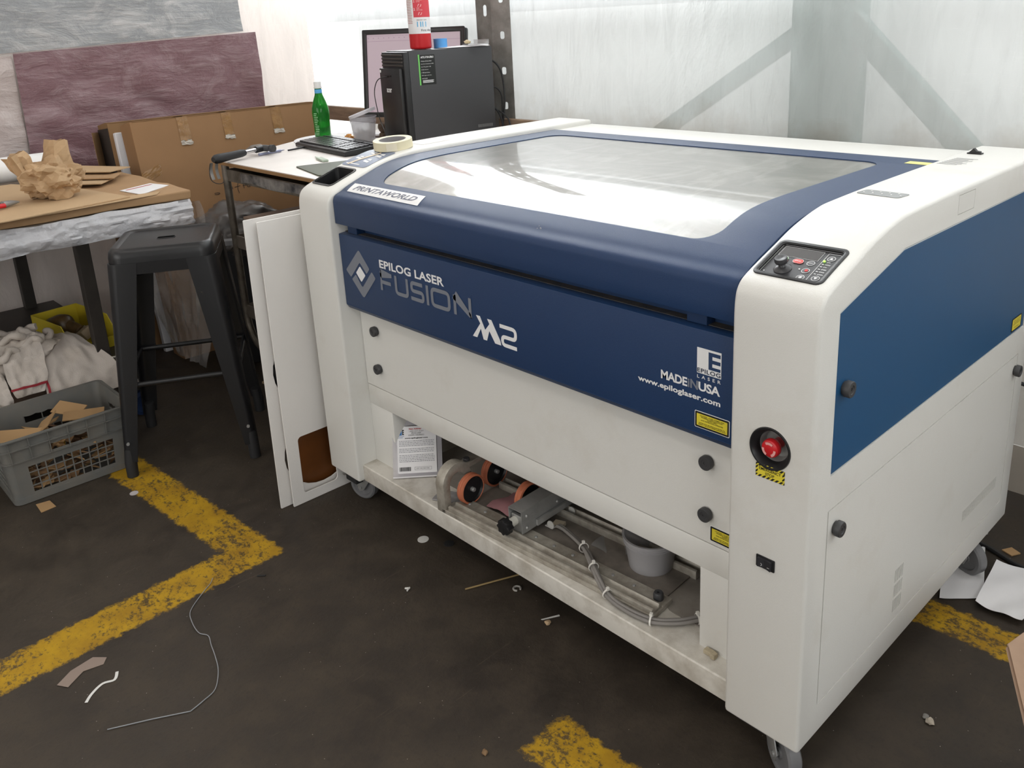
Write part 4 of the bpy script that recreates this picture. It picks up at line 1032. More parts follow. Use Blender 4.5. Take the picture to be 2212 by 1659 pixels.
# hammer
def hammer():
    T = Thing('hammer', 'claw hammer with black rubber grip lying along the left edge of the cart top', 'hammer', (-1.05, .20, ZK + .018))
    a = Vector((-.985, .205, ZK + .020)); b = Vector((-1.085, .475, ZK + .026)); d = (b - a).normalized()
    P = lambda t: a + (b - a) * t
    T.part('grip', tube([P(t) for t in (0, .04, .10, .3, .5, .55)], [.010, .0165, .0175, .0150, .0145, .012], 14), M_BLACKM, sm=60)
    T.part('shaft', tube([P(.53), P(.80)], .0085, 12), mat('chromed_shaft', (.70, .70, .70), .2, 1.0), sm=60)
    T.part('collar', tube([P(.76), P(.88)], .013, 12), M_BLACK, sm=60)
    n = Vector((.93, .34, 0)).normalized(); c = P(.90)
    h = tube([c - n * .005, c + n * .02, c + n * .035, c + n * .038, c + n * .055], [.013, .013, .010, .0145, .0145], 14)
    T.part('head', h, M_GREYD, sm=60)
    cl = bmesh.new()
    for s in (-1, 1):
        tube(smooth_path([c - n * .004 + Vector((0, s * .004, 0)), c - n * .03 + Vector((0, s * .008, .006)), c - n * .055 + Vector((0, s * .011, .0)), c - n * .078 + Vector((0, s * .013, -.012))], 4), [.010] * 4 + [.008] * 4 + [.005] * 4 + [.003], 8, cl)
    T.part('claw', cl, mat('hammer_claw_steel', (.28, .26, .24), .4, .8), sm=60)
hammer()
# pens
for i, (p, q, m_, lb) in enumerate((((-1.05, .415, ZK + .006), (-1.075, .52, ZK + .006), mat('blue_grey_pen', (.28, .30, .42), .25, .4), 'chrome and violet pen lying beside the hammer head'), ((-1.06, .545, ZK + .005), (-1.09, .66, ZK + .005), M_BLACK, 'thin black pen lying between the hammer and the keyboard'))):
    single('pen', add(tube([p, q], .0055 if i == 0 else .0035, 10), tube([q, tuple(Vector(q) + (Vector(q) - Vector(p)).normalized() * .02)], [.0035, .001], 8)), m_, lb, 'pen', p, sm=60)
# keyboard
def keyboard():
    T = Thing('keyboard', 'black computer keyboard on the cart top in front of the green bottle', 'keyboard', (-1.165, .635, ZK + .002), rot=(R(0), 0, R(-6)), local=True)
    L, Wd = .46, .165
    T.part('case', prism([(0, 0), (0, .014), (.012, .018), (Wd, .030), (Wd, .008), (Wd - .02, 0)], 'x', 0, L, bev=.002), M_BLACK, sm=30)
    sl = (.030 - .018) / (Wd - .012)
    M = frame((0, .012, .018), (1, 0, 0), (0, 1, sl))
    rows = [(.004, [1.3, 1.2, 1.2, 6.2, 1.2, 1.2, 1.3], .018), (.024, [2.2] + [1] * 10 + [2.3], .017), (.0435, [1.7] + [1] * 11 + [2], .017), (.063, [1.5] + [1] * 12 + [1.2], .017), (.0825, [1] * 13 + [1.8], .017), (.108, [1] * 14, .015)]
    for y, ws, h in rows:
        tot = sum(ws); u = .285 / tot; x = .010
        for w_ in ws:
            T.part('key', box(x + .0008, x + w_ * u - .0008, y, y + h, 0, .006, mtx=M, bev=.0012, seg=1), M_KEY)
            x += w_ * u
        for x0, n in ((.305, 3), (.372, 4)):
            for k in range(n):
                T.part('key', box(x0 + k * .0195 + .0008, x0 + k * .0195 + .0187, y, y + h, 0, .006, mtx=M, bev=.0012, seg=1), M_KEY)
M_KEY = mat('key_black', (.022, .022, .024), .32)
keyboard()
single('mouse_pad', prism(rpoly([(-.655, .355), (-.40, .300), (-.36, .52), (-.60, .57)], .01, True), 'z', ZK, ZK + .004), mat('dark_olive_pad', (.055, .065, .035), .6), 'dark olive mouse pad on the cart top next to the machine', 'mouse pad', (-.5, .43, ZK))
single('cutting_knife', add(box(-.070, .02, -.012, .012, 0, .008, bev=.003), prism([(.02, -.007), (.075, .0), (.02, .007)], 'z', .002, .005)), mat('pale_green_plastic', (.42, .50, .40), .35, var=.3, vscale=40), 'pale green and white knife lying between the keyboard and the mouse pad', 'knife', (-.735, .50, ZK), rot=(0, 0, R(165)), local=True)
# green glass bottle
def bottle():
    T = Thing('glass_bottle', 'green glass water bottle with white cap standing at the back left of the cart', 'bottle', (-1.245, .815, ZK2), local=True)
    T.part('glass', lathe([(0, .004), (.030, .002), (.0345, .006), (.0345, .062), (.0355, .09), (.0370, .115), (.0350, .135), (.026, .165), (.0165, .190), (.0145, .205), (.0145, .226), (.012, .226), (.012, .206), (.0145, .190), (.024, .163), (.033, .135), (.035, .115), (.0325, .062), (.0325, .010), (0, .008)], 40), mat('green_glass', (.05, .42, .07), .06, trans=.75, ior=1.3), sm=50)
    T.part('cap', lathe([(.0135, .217), (.0165, .217), (.0170, .222), (.0155, .224), (.0155, .243), (.0145, .245), (0, .245)], 30), mat('white_cap', (.75, .75, .73), .4), sm=40)
    T.part('neck_band', lathe([(.0156, .196), (.0156, .213), (.0152, .2135)], 30), mat('sky_blue_band', (.10, .38, .70), .45), sm=40)
    bm = bmesh.new()
    import random as _r
    rr = _r.Random(5); fr0 = Matrix()
    for k in range(13):
        wd = rr.uniform(.012, .02); z = .022 + k * .0075
        pts = [(.0352, a) for a in (0,)]
        n = 6; x0 = -.020
        V = []
        for i in range(n + 1):
            t = R(-78 + i * (wd / .0352 * 57.3) / n)
            rr_ = .0356 if z < .07 else .0372
            V.append((bm.verts.new((rr_ * cos(t), rr_ * sin(t), z)), bm.verts.new((rr_ * cos(t), rr_ * sin(t), z + .0022))))
        for i in range(n): bm.faces.new([V[i][0], V[i + 1][0], V[i + 1][1], V[i][1]])
    bmesh.ops.rotate(bm, verts=bm.verts[:], cent=(0, 0, 0), matrix=Matrix.Rotation(R(-5), 3, 'Z'))
    T.part('printed_label', bm, mat('pale_label_print', (.45, .68, .42), .5))
bottle()
# tub of cotton swabs with loose lid
tb = tub('swab_tub', 'clear deli tub full of beige cotton swabs with its lid resting askew', (-.965, .845, ZK2 - .003), .042, .054, .112, mat('clear_deli_plastic', (.66, .66, .70), .2, alpha=.38))
M = Matrix.Translation((0, .0, .123)) @ Matrix.Rotation(R(-13), 4, 'Y') @ Matrix.Rotation(R(14), 4, 'X')
ldd = lathe([(0, .001), (.048, .001), (.0495, .008), (.058, .008), (.0585, -.004), (.0565, -.004), (.0560, .006), (.051, .006), (.050, -.001), (0, -.001)], 44, M)
tb.part('tub_lid', ldd, mat('frosted_lid', (.70, .68, .72), .3, alpha=.85), sm=40)
rr = random.Random(11); bm = bmesh.new()
for k in range(120):
    a, r = rr.uniform(0, 2 * pi), .030 * math.sqrt(rr.random()); z = rr.uniform(.010, .050)
    d = Vector((rr.uniform(-1, 1), rr.uniform(-1, 1), rr.uniform(-.6, .9))).normalized() * rr.uniform(.012, .026)
    c = Vector((r * cos(a), r * sin(a), z)); p, q = c - d, c + d
    for s in (p, q):
        l = math.hypot(s.x, s.y); lim = .039 + s.z * .09
        if l > lim: s.x *= lim / l; s.y *= lim / l
        s.z = max(.006, s.z)
    tube([p, q], .0013, 5, bm)
tb.part('cotton_swabs', bm, mat('beige_swabs', (.55, .47, .38), .8), stuff=True)
# odds and ends behind
bm = bmesh.new()
for k in range(26):
    a = rr.uniform(0, 2 * pi); r = rr.uniform(0, .028)
    add(bm, box(-.010, .010, -.004, .004, 0, .0012, mtx=Matrix.Translation((r * cos(a), r * sin(a), rr.uniform(.002, .020))) @ Matrix.Rotation(rr.uniform(0, 3), 4, 'Z') @ Matrix.Rotation(rr.uniform(-1.2, 1.2), 4, 'X')))
single('gold_bow', bm, mat('gold_foil', (.60, .30, .08), .3, .5), 'small heap of gold foil curls between the bottle and the tub', 'foil bow', (-1.12, .87, ZK2), local=True)
single('wallet', box(-.05, .05, -.03, .03, 0, .006, bev=.002), mat('dark_red_card', (.09, .045, .04), .5), 'flat dark card case lying behind the gold foil', 'card case', (-1.07, 1.0, ZK2), rot=(0, 0, R(30)), local=True)
single('small_jar', lathe([(0, 0), (.018, 0), (.020, .004), (.018, .022), (.011, .028), (.017, .034), (.022, .048), (.020, .062), (.013, .068), (0, .068)], 24), mat('brown_jar', (.12, .075, .045), .5, var=.4, vscale=50), 'small dark brown figurine-like jar behind the swab tub', 'jar', (-1.035, .985, ZK), local=True, sm=50)
# monitor
def monitor():
    tl = Vector((-1.185, 1.0)); tr = Vector((-.735, 1.205)); d = (tr - tl); Lw = d.length; ang = math.atan2(d.y, d.x)
    c = (tl + tr) / 2; Hh = .372
    T = Thing('monitor', 'flat black-framed computer monitor showing a pale pinkish window behind the tower', 'monitor', (c.x, c.y, ZK), rot=(0, 0, ang), local=True)
    tilt = Matrix.Translation((0, .0, .082)) @ Matrix.Rotation(R(-7), 4, 'X')
    F = tilt @ frame((0, 0, 0), (1, 0, 0), (0, 0, 1))
    hw = Lw / 2
    b = plate([rrect(-hw, hw, 0, Hh, .006), rrect(-hw + .020, hw - .020, .022, Hh - .021, .001)], .008, F, bev=.001)
    T.part('bezel', b, mat('monitor_bezel', (.018, .017, .017), .35), sm=40)
    bk = box(-hw + .003, hw - .003, .003, .040, .003, Hh - .003, bev=.008); bk.transform(tilt); T.part('back_shell', bk, M_BLACK, sm=40)
    g = NG('pale_screen'); g.b.inputs['Base Color'].default_value = (.10, .09, .095, 1); g.b.inputs['Roughness'].default_value = .35
    g.b.inputs['Emission Color'].default_value = (.62, .47, .52, 1); g.b.inputs['Emission Strength'].default_value = .62
    sc = T.part('screen', plate([rrect(-hw + .0195, hw - .0195, .0215, Hh - .0205, .001)], .001, F @ Matrix.Translation((0, 0, .0004))), g.m)
    F2 = F @ Matrix.Translation((0, 0, .0016)); m = mat('screen_toolbar', (.08, .05, .08), .4, emit=0.0); m.node_tree.nodes['Principled BSDF'].inputs['Emission Color'].default_value = (.45, .32, .38, 1); m.node_tree.nodes['Principled BSDF'].inputs['Emission Strength'].default_value = .6
    bm = plate([[(-hw + .021, Hh - .050), (hw - .021, Hh - .050), (hw - .021, Hh - .0485), (-hw + .021, Hh - .0485)]], .0003, F2)
    for k in range(34):
        x = -hw + .026 + k * .0085
        add(bm, plate([[(x, Hh - .029), (x + rr.uniform(.002, .006), Hh - .029), (x + .004, Hh - .027), (x, Hh - .027)]], .0003, F2))
        if k % 3 == 0: add(bm, plate([[(x, Hh - .038), (x + .004, Hh - .038), (x + .004, Hh - .034), (x, Hh - .034)]], .0003, F2))
    for k in range(4): add(bm, plate([[(-hw + .0215 + k * .006, .024), (-hw + .0260 + k * .006, .024), (-hw + .0260 + k * .006, .0285), (-hw + .0215 + k * .006, .0285)]], .0003, F2))
    T.part('screen_icons', bm, m, sc)
    T.part('stand', add(box(-.03, .03, .035, .060, .004, .22, bev=.004), prism(rrect(-.12, .12, -.06, .12, .03), 'z', 0, .008)), M_BLACK)
monitor()
# computer tower
def tower():
    TH = .372; Wd, Ln = .175, .385
    T = Thing('computer_tower', 'black desktop computer tower standing on the cart with a fire extinguisher on top', 'computer', (-.585, .815, ZK), rot=(0, 0, R(-7)), local=True)
    # local: x to the left face at -Wd, y backwards
    T.part('case', box(-Wd, 0, 0.012, Ln, 0, TH, bev=.002), mat('charcoal_case', (.045, .045, .048), .42), sm=40)
    fp = box(-Wd, 0, -.010, .012, 0, TH - .004, bev=.003)
    T.part('front_panel', fp, M_BLACK, sm=40)
    T.part('front_cover', box(-Wd + .002, -.012, -.026, -.010, .004, TH - .062, bev=.004), mat('gloss_black', (.018, .017, .017), .3), sm=40)
    for k in range(4): T.part('vent_fin', box(-Wd + .008, -.006, -.016, -.010, TH - .056 + k * .0125, TH - .049 + k * .0125, bev=.001), mat('dusty_fin', (.045, .038, .034), .6))
    FFt = frame((0, -.0262, 0), (1, 0, 0), (0, 0, 1))
    T.part('lettering', text('acer', FFt, -Wd + .052, -Wd + .092, TH - .152, TH - .137, off=.02, lift=.0003), M_DECW)
    T.part('power_button', plate([circle(-Wd + .012, TH - .074, .0055, 20)], .001, FFt), M_DECW)
    sy = bmesh.new()
    add(sy, box(-Wd + .05, -Wd + .095, -.0275, -.026, TH - .094, TH - .088))
    T.part('port', sy, mat('port_black', (.006, .006, .006), .3))
    # specification sticker on the right side
    FR = frame((.0004, 0, 0), (0, 1, 0), (0, 0, 1))
    s = T.part('spec_sticker', plate([rrect(.050, .122, TH - .128, TH - .018, .002)], .0004, FR), mat('sticker_black', (.012, .013, .012), .35))
    T.part('sticker_stripe', plate([[(.050, TH - .128), (.056, TH - .128), (.056, TH - .016), (.050, TH - .016)]], .0008, FR), mat('bright_green', (.16, .52, .12), .4), s)
    T.part('sticker_text', text('ATC-710-UR61', FR, .061, .116, TH - .030, TH - .0225, off=.03, lift=.0009), M_DECW, s)
    lt = bmesh.new()
    for k, (tx_, L) in enumerate((('Windows 10 Home 64-bit', .046), ('Intel Core i5 processor 6400', .054), ('Intel HD graphics 530', .042), ('8 GB memory', .030), ('1 TB hard drive', .036), ('DVD super multi drive', .042), ('card reader', .024))):
        add(lt, text(tx_, FR, .061, .061 + L, TH - .0425 - k * .0105, TH - .0388 - k * .0105, lift=.0008))
    for k in range(4): add(lt, plate([[(.064, TH - .120 + k * .0028), (.064 + .045 + .005 * (k % 2), TH - .120 + k * .0028), (.064 + .045, TH - .1188 + k * .0028), (.064, TH - .1188 + k * .0028)]], .0007, FR))
    T.part('sticker_text', lt, M_DECW, s)
    v = bmesh.new()
    for k in range(12): bm_box(v, .0002, .0012, .300 + k * .006, .303 + k * .006, .060, .072)
    T.part('side_marking', v, mat('faint_marking', (.16, .16, .16), .5))
    # cables
    def W2(p): return p
    for (z, pts, r) in ((TH - .060, [(-.04, Ln, TH - .06), (-.035, Ln + .030, TH - .062), (-.02, Ln + .055, TH - .11), (-.018, Ln + .062, TH - .22), (-.03, Ln + .05, .03), (-.03, Ln + .05, -.02)], .004),
                        (TH - .16, [(-.04, Ln, TH - .165), (-.03, Ln + .03, TH - .165), (-.02, Ln + .05, TH - .20), (-.03, Ln + .055, TH - .29), (-.03, Ln + .06, .01)], .0036),
                        (TH - .25, [(-.05, Ln, TH - .25), (-.04, Ln + .03, TH - .25), (-.02, Ln + .045, TH - .30), (-.02, Ln + .05, 0)], .004),
                        (TH - .25, [(-.07, Ln, TH - .24), (-.05, Ln + .03, TH - .25), (.01, Ln + .055, TH - .29), (.02, Ln + .06, 0)], .0034)):
        T.part('rear_cable', tube(smooth_path(pts, 6), r, 8), M_BLACKM, sm=60)
        T.part('plug', box(pts[0][0] - .008, pts[0][0] + .008, Ln, Ln + .022, z - .010, z + .004, bev=.002), M_BLACKM)
    T.part('front_cable', tube(smooth_path([(-Wd + .07, -.030, TH - .092), (-Wd + .02, -.045, TH - .105), (-Wd - .008, -.05, TH - .15), (-Wd + .0, -.05, TH - .21), (-Wd + .03, -.055, TH - .26), (-Wd + .10, -.075, TH - .295), (-.01, -.10, TH - .345), (.05, -.11, .004)], 7), .0018, 6), M_BLACK, sm=60)
    return T, TH
TW, TH = tower()
ZP = ZK + TH + .0005
def extinguisher():
    r = .0415
    T = Thing('fire_extinguisher', 'red fire extinguisher with white instruction label standing on top of the computer tower', 'fire extinguisher', (-.662, .945, ZP), rot=(0, 0, 0), local=True)
    T.part('cylinder', lathe([(0, .001), (r - .006, .001), (r - .001, .005), (r, .010), (r, .300), (r * .92, .322), (r * .6, .342), (.016, .350), (0, .350)], 48), M_RED, sm=40)
    def wrap(bm, rad):
        for v in bm.verts:
            t = v.co.x / r + R(-50)      # 0 = towards the camera
            v.co = Vector(((rad + v.co.z) * cos(t), (rad + v.co.z) * sin(t), v.co.y))
        return bm
    def cut_x(bm, x0, x1, n):
        for k in range(1, n):
            bmesh.ops.bisect_plane(bm, geom=bm.verts[:] + bm.edges[:] + bm.faces[:], plane_co=(x0 + (x1 - x0) * k / n, 0, 0), plane_no=(1, 0, 0))
        return bm
    X = Matrix()
    a = T.part('label', wrap(cut_x(plate([rrect(-.052, .075, .058, .285, .006)], .0004), -.052, .075, 28), r + .0002), M_PAPER, sm=40)
    T.part('label_panel', wrap(cut_x(plate([[(-.009, .118), (.075, .118), (.075, .28), (-.009, .28)]], .0004), -.009, .075, 20), r + .0006), mat('label_red', (.62, .05, .07), .5), a)
    tx_ = bmesh.new()
    for k in range(26):
        z = .096 + k * .0058
        if z > .278: break
        add(tx_, plate([[(-.046, z), (-.046 + rr.uniform(.024, .032), z), (-.016, z + .0022), (-.046, z + .0022)]], .0002))
    T.part('label_text', wrap(cut_x(tx_, -.046, -.01, 6), r + .0007), mat('label_small_print', (.45, .22, .20), .6), a)
    for s, zz in (('2.', .172), ('3.', .142)): 
        T.part('label_text', wrap(text(s, X, -.006, -.001, zz, zz + .010, off=.02, lift=0), r + .0012), M_PAPER, a)
        T.part('label_text', wrap(add(text('SQUEEZE\nLEVER' if s == '2.' else 'SWEEP\nSIDE TO SIDE', X, .004, .026, zz, zz + .011, lift=0), plate([[(.008, zz - .016), (.020, zz - .016), (.024, zz - .008), (.012, zz - .006)]], .0002)), r + .0012), mat('label_pink', (.80, .50, .50), .5), a)
    for k in range(2): T.part('class_square', wrap(plate([[(.002 + k * .020, .083), (.0175 + k * .020, .083), (.0175 + k * .020, .102), (.002 + k * .020, .102)]], .0002), r + .0009), mat('label_blue', (.12, .42, .68), .5), a)
    T.part('label_text', wrap(text('First Alert', X, .016, .066, .0665, .0745, off=.01, lift=0), r + .0009), M_PRINT, a)
    T.part('label_text', wrap(text('TRASH WOOD   LIQUIDS', X, .001, .04, .1055, .110, lift=0), r + .0009), M_PRINT, a)
    T.part('valve', add(cyl((0, 0, .348), (0, 0, .40), .014, 20), box(-.09, .02, -.01, .01, .40, .415, bev=.003)), M_BLACK, sm=40)
extinguisher()
single('tape_roll', lathe([(.020, 0), (.0265, 0), (.0265, .036), (.020, .036)], 36, closed=True), mat('painters_blue', (.09, .33, .70), .5), 'roll of bright blue tape on the tower beside the fire extinguisher', 'tape roll', (-.655, 1.035, ZP), local=True, sm=40)
single('paper_sheet', wrinkle(solidify(grid(10, 10, lambda a, b: (-.08 + .13 * a, -.09 + .19 * b, .002 + .006 * sin(a * 3) * b)), .0008), .0008, 30), M_PAPER, 'curling white papers on top of the computer tower', 'paper', (-.600, 1.095, ZP), rot=(0, 0, R(-10)), local=True, sm=50)
single('clear_tray', add(box(-.045, .045, -.03, .03, .001, .003), box(-.045, .045, .028, .030, .001, .018)), mat('clear_grey_plastic', (.5, .5, .5), .15, alpha=.45), 'small clear plastic tray at the back of the computer top', 'tray', (-.560, 1.135, ZP + .008), local=True)
single('wood_shaving', wrinkle(lathe([(0, 0), (.012, .002), (.014, .009), (.006, .014), (0, .014)], 14), .003, 90), mat('tan_shaving', (.55, .45, .28), .7), 'tan crumpled scrap in the clear tray on the tower', 'scrap', (-.590, 1.118, ZP + .0115), local=True)
# steel hook clipped on the corner of the cart
T = Thing('cable_hook', 'small bent steel hook clipped over the left corner of the cart', 'hook', (CX0 - .02, .27, .82))
for dy in (-.012, .010):
    T.part('hook_strap', grid(1, 12, lambda a, b, dy=dy: (CX0 - .017 - .012 * sin(b * pi) , .262 + dy + .012 * a, .890 - .065 * b)), M_STEEL)
T.part('hook_wire', tube(smooth_path([(CX0 - .018, .252, .89), (CX0 - .03, .250, .86), (CX0 - .028, .250, .825), (CX0 - .016, .268, .808), (CX0 - .004, .288, .815), (CX0 - .002, .288, .87)], 5), .0016, 6), M_GREYD, sm=60)
# load on the middle shelf of the cart
for k in range(6):
    sh = rr.uniform(-.012, .012)
    single('plywood_sheet', box(-.985 + sh + (0 if k < 5 else -.03), -.50, .315 + sh, .86, .606 + k * .0135, .616 + k * .0135, bev=.0006), mat('laser_cut_ply', (.30, .19, .11), .7, var=.25, vscale=9) if k < 5 else mat('top_ply', (.33, .23, .17), .65, var=.2, vscale=6), ('brown board of the stack on the middle cart shelf', 'topmost wider brown board of the stack on the middle cart shelf')[k == 5], 'board', (-.75, .6, .606 + k * .0135), group='boards stacked on the cart shelf' if k < 5 else None)
single('red_cloth', wrinkle(lathe([(0, 0), (.10, .0), (.11, .02), (.06, .035), (0, .04)], 28), .02, 14), mat('dark_red_cloth', (.16, .022, .025), .7), 'dark red crumpled cloth on the boards of the cart shelf', 'cloth', (-.62, .68, .704), local=True, sm=40)
single('dark_blue_case', box(-.09, .09, -.10, .10, 0, .05, bev=.012), mat('dark_navy', (.012, .022, .035), .5), 'dark navy case on the cart shelf behind the brown boards', 'case', (-1.0, 1.0, .604), rot=(0, 0, R(0)), local=True)
single('storage_bin', box(-.95, -.30, .40, 1.0, .3165, .53, bev=.015), mat('black_bin', (.006, .006, .007), .7), 'big black bin on the lowest shelf of the cart', 'bin', (-.6, .7, .3165))
# ------------------------------------------------------------------ metal stool
def stool():
    T = Thing('metal_stool', 'black metal bar stool with a slot in its square seat in front of the cart', 'stool', (-.703, -.108, 0), rot=(0, 0, R(61)), local=True)
    g = NG('worn_black_steel'); 
    e = g.noise(34, 8, .7, g.mapping(scale=(1, 1, .6)))
    g.link(g.mix(g.ramp(e, .69, .74, 0, .7), (.010, .010, .011, 1), (.16, .12, .09, 1)), g.b.inputs['Base Color'])
    g.b.inputs['Roughness'].default_value = .36
    g.link(g.bump(g.noise(60, 4, .6), .0006, .4), g.b.inputs['Normal'])
    M = g.m; H = .742
    h = .158
    # seat: rounded square pan with raised rim and a slot
    def ring(s, z, r): return [(x, y, z) for x, y in rrect(-s, s, -s, s, r, 7)]
    levels = [(h, H - .062, .045), (h - .001, H - .030, .045), (h - .004, H - .012, .043), (h - .012, H - .002, .038), (h - .020, H, .032), (h - .026, H - .003, .028), (h - .032, H - .007, .024)]
    bm = bmesh.new(); rings = [[bm.verts.new(p) for p in ring(s, z, r)] for s, z, r in levels]
    n = len(rings[0])
    for a, b in zip(rings, rings[1:]):
        for k in range(n): bm.faces.new([a[k], a[(k + 1) % n], b[(k + 1) % n], b[k]])
    T.part('seat_rim', bm, M, sm=50)
    T.part('seat', plate([rrect(-h + .032, h - .032, -h + .032, h - .032, .024, 7), rrect(-.026, .026, -.0125, .0125, .006, 4)], .0015, Matrix.Translation((0, 0, H - .0085))), M)
    T.part('slot_lip', plate([rrect(-.028, .028, -.0145, .0145, .007, 4), rrect(-.026, .026, -.0125, .0125, .006, 4)], .0035, Matrix.Translation((0, 0, H - .0085)), bev=.0006), M, sm=40)
    hb = .204
    for sx, sy in ((-1, -1), (1, -1), (1, 1), (-1, 1)):
        def sec(t):
            c = h + .001 + (hb - h) * t; z = (H - .045) * (1 - t) + .055 * t; a = .088 * (1 - t) + .040 * t; r = .030 * (1 - t) + .016 * t; th = .004
            out = [(c - a, c)] + [(c - r + r * sin(R(q)), c - r + r * cos(R(q))) for q in range(0, 91, 15)] + [(c, c - a)]
            inn = [(c - th, c - a)] + [(c - r + (r - th) * sin(R(q)), c - r + (r - th) * cos(R(q))) for q in range(90, -1, -15)] + [(c - a, c - th)]
            return [(sx * x, sy * y, z) for x, y in out + inn]
        bm = bmesh.new(); S = [[bm.verts.new(p) for p in sec(k / 6)] for k in range(7)]
        m = len(S[0])
        for A, B in zip(S, S[1:]):
            for k in range(m): bm.faces.new([A[k], A[(k + 1) % m], B[(k + 1) % m], B[k]])
        bm.faces.new(S[0]); bm.faces.new(S[-1][::-1])
        bmesh.ops.recalc_face_normals(bm, faces=bm.faces[:])
        lg = T.part('leg', bm, M, sm=40)
        q = hb - .015
        T.part('foot', tube([(sx * (q - .004), sy * (q - .004), .095), (sx * q, sy * q, .05), (sx * (q + .001), sy * (q + .001), .001)], [.0175, .0185, .0175], 18), M_BLACKM, lg, sm=60)
        T.part('rivet', cyl((sx * (q - .006), sy * (q + .012), .12), (sx * (q - .006), sy * (q + .018), .12), .005, 10), M_STEEL, lg)
    a = h + (hb - h) * .62 - .012; z = .305
    for p, q in (((-a, -a), (a, -a)), ((a, -a), (a, a)), ((a, a), (-a, a)), ((-a, a), (-a, -a))):
        T.part('stretcher', tube([(p[0], p[1], z), (q[0], q[1], z)], .0085, 12), M, sm=60)
    for sgn in (1, -1):
        T.part('cross_brace', add(box(-.21, .21, -.010, .010, .640, .643, mtx=Matrix.Rotation(R(45 * sgn), 4, 'Z')), tube([tuple(Matrix.Rotation(R(45 * sgn), 3, 'Z') @ Vector((x, 0, .648 + .028 * (1 - (x / .2) ** 2)))) for x in [-.2 + .04 * k for k in range(11)]], .007, 8)), M)
    for k in range(4):
        bb = prism([(-h + .07, H - .082), (h - .07, H - .082), (h - .064, H - .045), (-h + .064, H - .045)], 'y', -h - .001, -h + .003); bb.transform(Matrix.Rotation(R(90 * k), 4, 'Z'))
        T.part('apron', bb, M)
stool()

# ------------------------------------------------------------------ workbench at the left wall
BX = -.96; BZ = .80
def bench():
    T = Thing('workbench', 'dark steel workbench along the left wall with a low shelf and blue casters', 'workbench', (-1.5, -.7, 0))
    T.part('bench_top', box(-2.12, BX - .01, -1.9, .085, .755, .798, bev=.003), mat('dark_bench_top', (.13, .10, .075), .7))
    m = mat('dark_bench_steel', (.060, .052, .045), .5, .4, var=.3, vscale=8)
    for x, y in ((-1.115, -.255), (-2.05, -.255), (-1.115, -1.7), (-2.05, -1.7)):
        T.part('leg', box(x - .022, x + .022, y - .022, y + .022, .13, .756, bev=.002), m)
    T.part('low_shelf', box(-2.08, -1.125, -1.8, -.155, .232, .248, bev=.002), m)
    T.part('shelf_edge', tube([(-1.118, -1.8, .240), (-1.118, -.15, .240)], .0085, 10), mat('polished_edge', (.50, .46, .40), .3, 1.0), sm=60)
    T.part('shelf_skirt', box(-1.128, -1.118, -1.8, -.155, .150, .232), mat('brown_skirt', (.15, .10, .07), .6))
    for x, y in ((-1.085, -.160), (-2.02, -.2), (-1.085, -1.7)):
        c = T.part('caster', add(box(x - .035, x + .035, y - .03, y + .03, .125, .132), prism([(y - .026, .125), (y + .026, .125), (y + .014, .045), (y - .014, .045)], 'x', x - .022, x - .019)), M_STEEL)
        add_ = lathe([(0, -.014), (.030, -.014), (.034, -.016), (.047, -.012), (.050, 0), (.047, .012), (.034, .016), (.030, .014), (0, .014)], 30, Matrix.Translation((x, y, .0505)) @ Matrix.Rotation(R(90), 4, 'Y'))
        T.part('wheel', add_, mat('blue_caster_rubber', (.02, .045, .13), .5), c, sm=40)
bench()
CB = mat('tan_cardboard', (.49, .335, .19), .78, var=.10, vscale=4, bump=.0002, bscale=260)
CB2 = mat('brown_cardboard', (.40, .245, .125), .78, var=.15, vscale=5, bump=.0003, bscale=260)
bm = box(-1.66, -.968, -1.6, .098, .800, .829, bev=.004)
bmesh.ops.subdivide_edges(bm, edges=bm.edges[:], cuts=6, use_grid_fill=True)
for v in bm.verts:
    if v.co.x > -1.05 or v.co.y > 0: v.co += Vector(mnoise.noise_vector(v.co * 25)) * .006
single('cardboard_slab', bm, CB2, 'thick cardboard slab with a crushed right corner lying on the workbench', 'cardboard', (-1.3, -.7, .80), sm=30)
single('cardboard_sheet', prism([(-.985, -.105), (-1.43, -.175), (-1.70, -.30), (-1.70, -1.5), (-.86, -1.5), (-.90, -.5)], 'z', .8335, .838, bev=.001), CB, 'large smooth tan cardboard sheet under the crumpled paper bag', 'cardboard', (-1.2, -.6, .8335))
single('cardboard_sheet', prism([(-.97, -.02), (-1.02, .01), (-1.2, -1.5), (-.88, -1.5), (-.925, -.45)], 'z', .8295, .8330, bev=.001), CB, 'narrow tan cardboard strip showing along the front edge under the large sheet', 'cardboard', (-1.0, -.6, .8295))
# kraft offcuts piled at the back
for k, (pts, z, tl) in enumerate((([(-1.84, -.064), (-1.52, .09), (-1.46, -.01), (-1.62, -.12), (-1.74, -.2)], .862, 3), ([(-1.74, -.10), (-1.46, .03), (-1.36, -.03), (-1.52, -.17), (-1.65, -.22)], .850, -2), ([(-1.70, -.12), (-1.42, -.01), (-1.32, -.09), (-1.46, -.22), (-1.6, -.26)], .842, 1))):
    single('cardboard_offcut', prism(pts, 'z', z, z + .004, bev=.0008), (CB, CB2, CB)[k], ('top pointed cardboard offcut of the small pile behind the paper bag', 'middle cardboard offcut of the small pile behind the paper bag', 'lowest cardboard offcut of the small pile behind the paper bag')[k], 'cardboard', (pts[0][0], pts[0][1], z))
single('shipping_pouch', prism([(-1.175, -.075), (-1.235, .055), (-1.125, .083), (-1.02, -.055)], 'z', .8305, .8325), M_PAPER, 'white shipping label with a red edge on the thick cardboard slab', 'label', (-1.13, 0, .8305))
